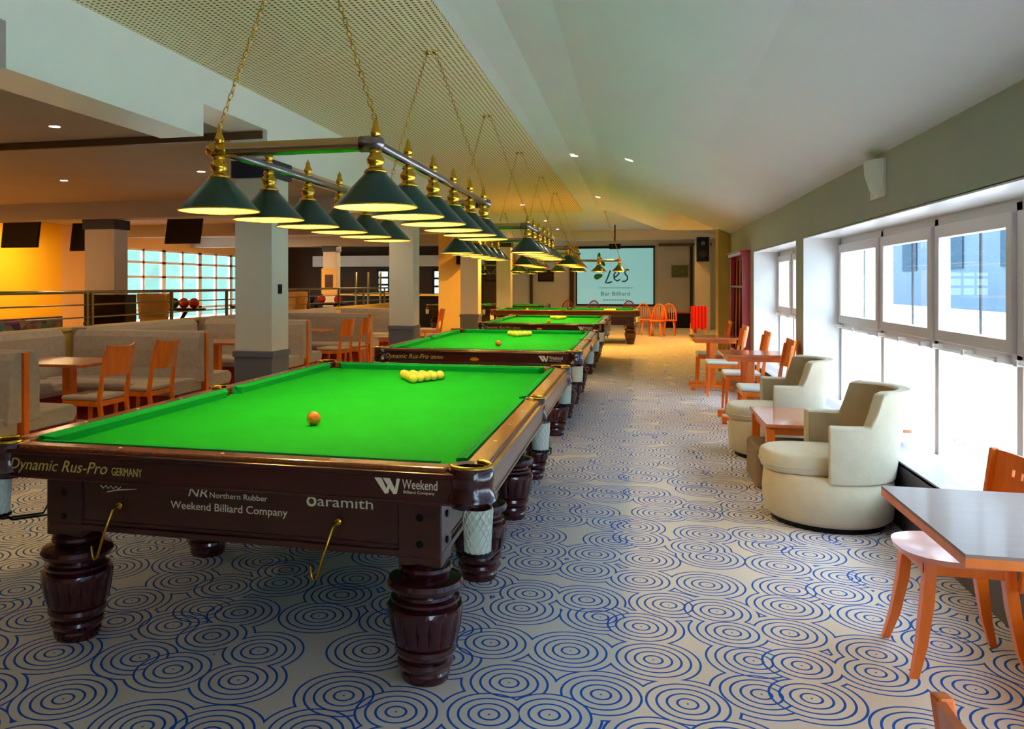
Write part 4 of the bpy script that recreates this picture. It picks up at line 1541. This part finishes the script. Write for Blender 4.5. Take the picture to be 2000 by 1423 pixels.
def arched_chair(label, loc, rz, wood='orange_wood'):
    t = thing('spindle_chair', label, 'chair', loc, rz, 'chairs by the far wall')
    m = MB(); m.lathe([(0.20, 0.43), (0.215, 0.44), (0.215, 0.46), (0.19, 0.47)], 20); m.build('seat', wood, t)
    for a in (0.8, -0.8, 2.3, -2.3):
        m = MB(); m.tube([(0.15 * math.cos(a), 0.15 * math.sin(a), 0.44), (0.22 * math.cos(a), 0.22 * math.sin(a), 0)], 0.02, 8); m.build('leg', wood, t, smooth=True)
    pts = [(-0.17 - 0.05 * math.sin(q), 0.2 * math.cos(q), 0.46 + 0.46 * math.sin(q) ** 0.7) for q in [PI * i / 14 for i in range(15)]]
    m = MB(); m.tube(pts, 0.022, 8); m.build('back_hoop', wood, t, smooth=True)
    m = MB()
    for yy in (-0.12, -0.06, 0, 0.06, 0.12):
        m.tube([(-0.17, yy, 0.46), (-0.215, yy * 1.1, 0.88 - abs(yy) * 0.5)], 0.014, 6)
    m.build('spindles', wood, t, smooth=True)
    return t


ac = arched_chair('orange spindle chair right of the crosswise table, rightmost', (0.98, 24.6, 0), -PI / 2)
dup(ac, (0.62, 24.1, 0), -1.9, 'orange spindle chair right of the crosswise table, middle one')
dup(ac, (0.30, 24.8, 0), -1.3, 'orange spindle chair partly behind the end of the crosswise table')
rc = arched_chair('red brown chair under the projection screen, leftmost of three', (-2.3, 28.6, 0), -PI / 2, 'red_wood')
dup(rc, (-1.4, 28.8, 0), -PI / 2, 'red brown chair under the projection screen, middle of three')
dup(rc, (-0.2, 28.8, 0), -PI / 2, 'red brown chair under the projection screen, rightmost of three')

t = thing('side_chair', 'dark chair draped with a bright red cloth by the ochre pier', 'chair', (1.62, 22.4, 0), PI / 2)
m = MB(); m.box(-0.2, 0.2, -0.19, 0.19, 0.42, 0.46); m.build('seat', 'tan_panel', t, bevel=0.01)
for sx_ in (-1, 1):
    for sy in (-1, 1):
        m = MB(); m.box(sx_ * 0.18 - 0.018, sx_ * 0.18 + 0.018, sy * 0.17 - 0.018, sy * 0.17 + 0.018, 0, 0.42); m.build('leg', 'tan_panel', t)
m = MB(); m.box(-0.21, -0.18, -0.2, 0.2, 0.46, 0.92); m.build('backrest', 'dark_wall', t, bevel=0.01)
m = MB()
for i in range(9):
    pass
pts = []
for i in range(17):
    yy = -0.2 + 0.4 * i / 16
    pts.append((yy, -0.24 + 0.012 * math.sin(i * 1.9)))
A = [m.bm.verts.new((x, y, 0.33 + 0.02 * math.sin(i))) for i, (y, x) in enumerate(pts)]
B = [m.bm.verts.new((x, y, 0.93)) for y, x in pts]
Cc = [m.bm.verts.new((-0.165, y, 0.93)) for y, x in pts]
D = [m.bm.verts.new((-0.165, y, 0.52)) for y, x in pts]
for (P_, Q) in ((A, B), (B, Cc), (Cc, D)):
    for i in range(16):
        m.bm.faces.new((P_[i], P_[i + 1], Q[i + 1], Q[i]))
o = m.build('draped_cloth', 'red_cloth')
o.parent = None
o.location = (1.62, 22.4, 0)
o.rotation_euler = (0, 0, PI / 2)
tag(o, 'bright red cloth hanging over a chair back by the ochre pier', 'cloth')
sd = o.modifiers.new('solid', 'SOLIDIFY'); sd.thickness = 0.008
t['label'] = 'dark wooden chair under the bright red cloth'

t = thing('side_table', 'small dark table beside the red cloth at the far end', 'table', (1.5, 26.0, 0))
m = MB(); m.box(-0.35, 0.35, -0.3, 0.3, 0.62, 0.65); m.build('tabletop', 'red_wood', t)
for sx_ in (-1, 1):
    for sy in (-1, 1):
        m = MB(); m.box(sx_ * 0.3 - 0.02, sx_ * 0.3 + 0.02, sy * 0.25 - 0.02, sy * 0.25 + 0.02, 0, 0.62); m.build('leg', 'red_wood', t)


# ================================================================== CEILING FITTINGS
def zceil(x):
    pr = prof[:8]
    for (a, za), (b, zb) in zip(pr[:-1], pr[1:]):
        if a <= x <= b:
            return za + (zb - za) * (x - a) / (b - a)
    return 3.41


def downlight(x, y, z, label, watt=6, tilt=0.0, col=(1, 0.8, 0.5)):
    t = thing('downlight', label, 'ceiling light', (x, y, z), 0, 'small recessed ceiling lights')
    m = MB(); m.lathe([(0.055, -0.006), (0.06, 0.0), (0.06, 0.004), (0.045, 0.004)], 20, cap=False); r = m.build('trim_ring', 'pvc_white', t, smooth=True)
    m = MB(); m.lathe([(0.044, -0.004), (0.044, 0.0)], 20); m.build('lens', 'spot_glow', t)
    t.rotation_euler = (0, tilt, 0)
    if watt:
        lamp('SPOT', (x, y, z - 0.03), watt, col, 0.04, spot=2.6)
    return t


downlight(-0.85, 11.87, 3.365, 'ceiling light nearest the grille edge, left of the pair on the white slope', 12, 0.1)
downlight(-0.07, 10.59, 3.085, 'ceiling light on the white slope, right of the pair', 12, 0.38)
downlight(-0.754, 17.37, 3.34, 'ceiling light farther off, alone on the white slope', 20, 0.2, (1.0, 0.55, 0.12))
LC = (1.0, 0.74, 0.42)
spots = [(-8.0, 10.05, 3.0, 'ceiling light left of the lamp frame over the dim booth area', 22),
         (-4.6, 12.3, 3.0, 'ceiling light between the first and second pillars', 22),
         (-5.6, 9.7, 3.0, 'added ceiling light over the booth behind the nearest pillar', 22),  # from here to the list's end: lamps added to light the booths
         (-5.6, 6.9, 3.07, 'added ceiling light above the nearest booth table', 26),
         (-5.6, 3.9, 3.07, 'added ceiling light above the booth at the left edge', 22),
         (-5.4, 15.4, 3.0, 'added ceiling light above the booth left of the second pillar', 30),
         (-5.4, 18.4, 2.70, 'added ceiling light beyond the second pillar', 60)]
for x, y, z, lb, wt in spots:
    downlight(x, y, z, lb, wt, 0, LC)
# bowling hall: warm light panels added to brighten it
for i, (x, y) in enumerate(((-12.6, 9.5), (-12.6, 15.5), (-10.5, 21.5), (-8.5, 25.5))):
    t = thing('added_panel_light', ['added warm light panel over the near bowling lanes', 'added warm light panel before the yellow wall', 'added warm light panel before the tall grid window', 'added warm light panel at the back of the bowling hall'][i], 'ceiling light', (x, y, 2.99))
    m = MB(); m.box(-0.5, 0.5, -0.15, 0.15, -0.03, 0.008); m.build('housing', 'pvc_white', t)
    m = MB(); m.box(-0.46, 0.46, -0.11, 0.11, -0.034, -0.03); m.build('diffuser', 'spot_glow', t)
    lamp('AREA', (x, y, 2.94), 42 if i < 3 else 30, (1.0, 0.62, 0.22), 0.9, sy=0.22)
# far zone: ceiling lamps added to give the far end warm light
for i, (x, y) in enumerate(((-2.6, 19.2), (0.9, 21.6), (-2.6, 24.4), (0.9, 27.2), (-2.6, 28.2))):
    z = 3.41
    downlight(x, y, z if y > 21.5 or x > -1.3 else 3.394, 'added ceiling light of the far end, ' + ['before the crosswise table', 'right of the crosswise table', 'left behind the crosswise table', 'right before the far wall', 'left before the far wall'][i],
              [380, 300, 120, 40, 40][i], 0, (1.0, 0.46, 0.06))
bpy.context.view_layer.update()
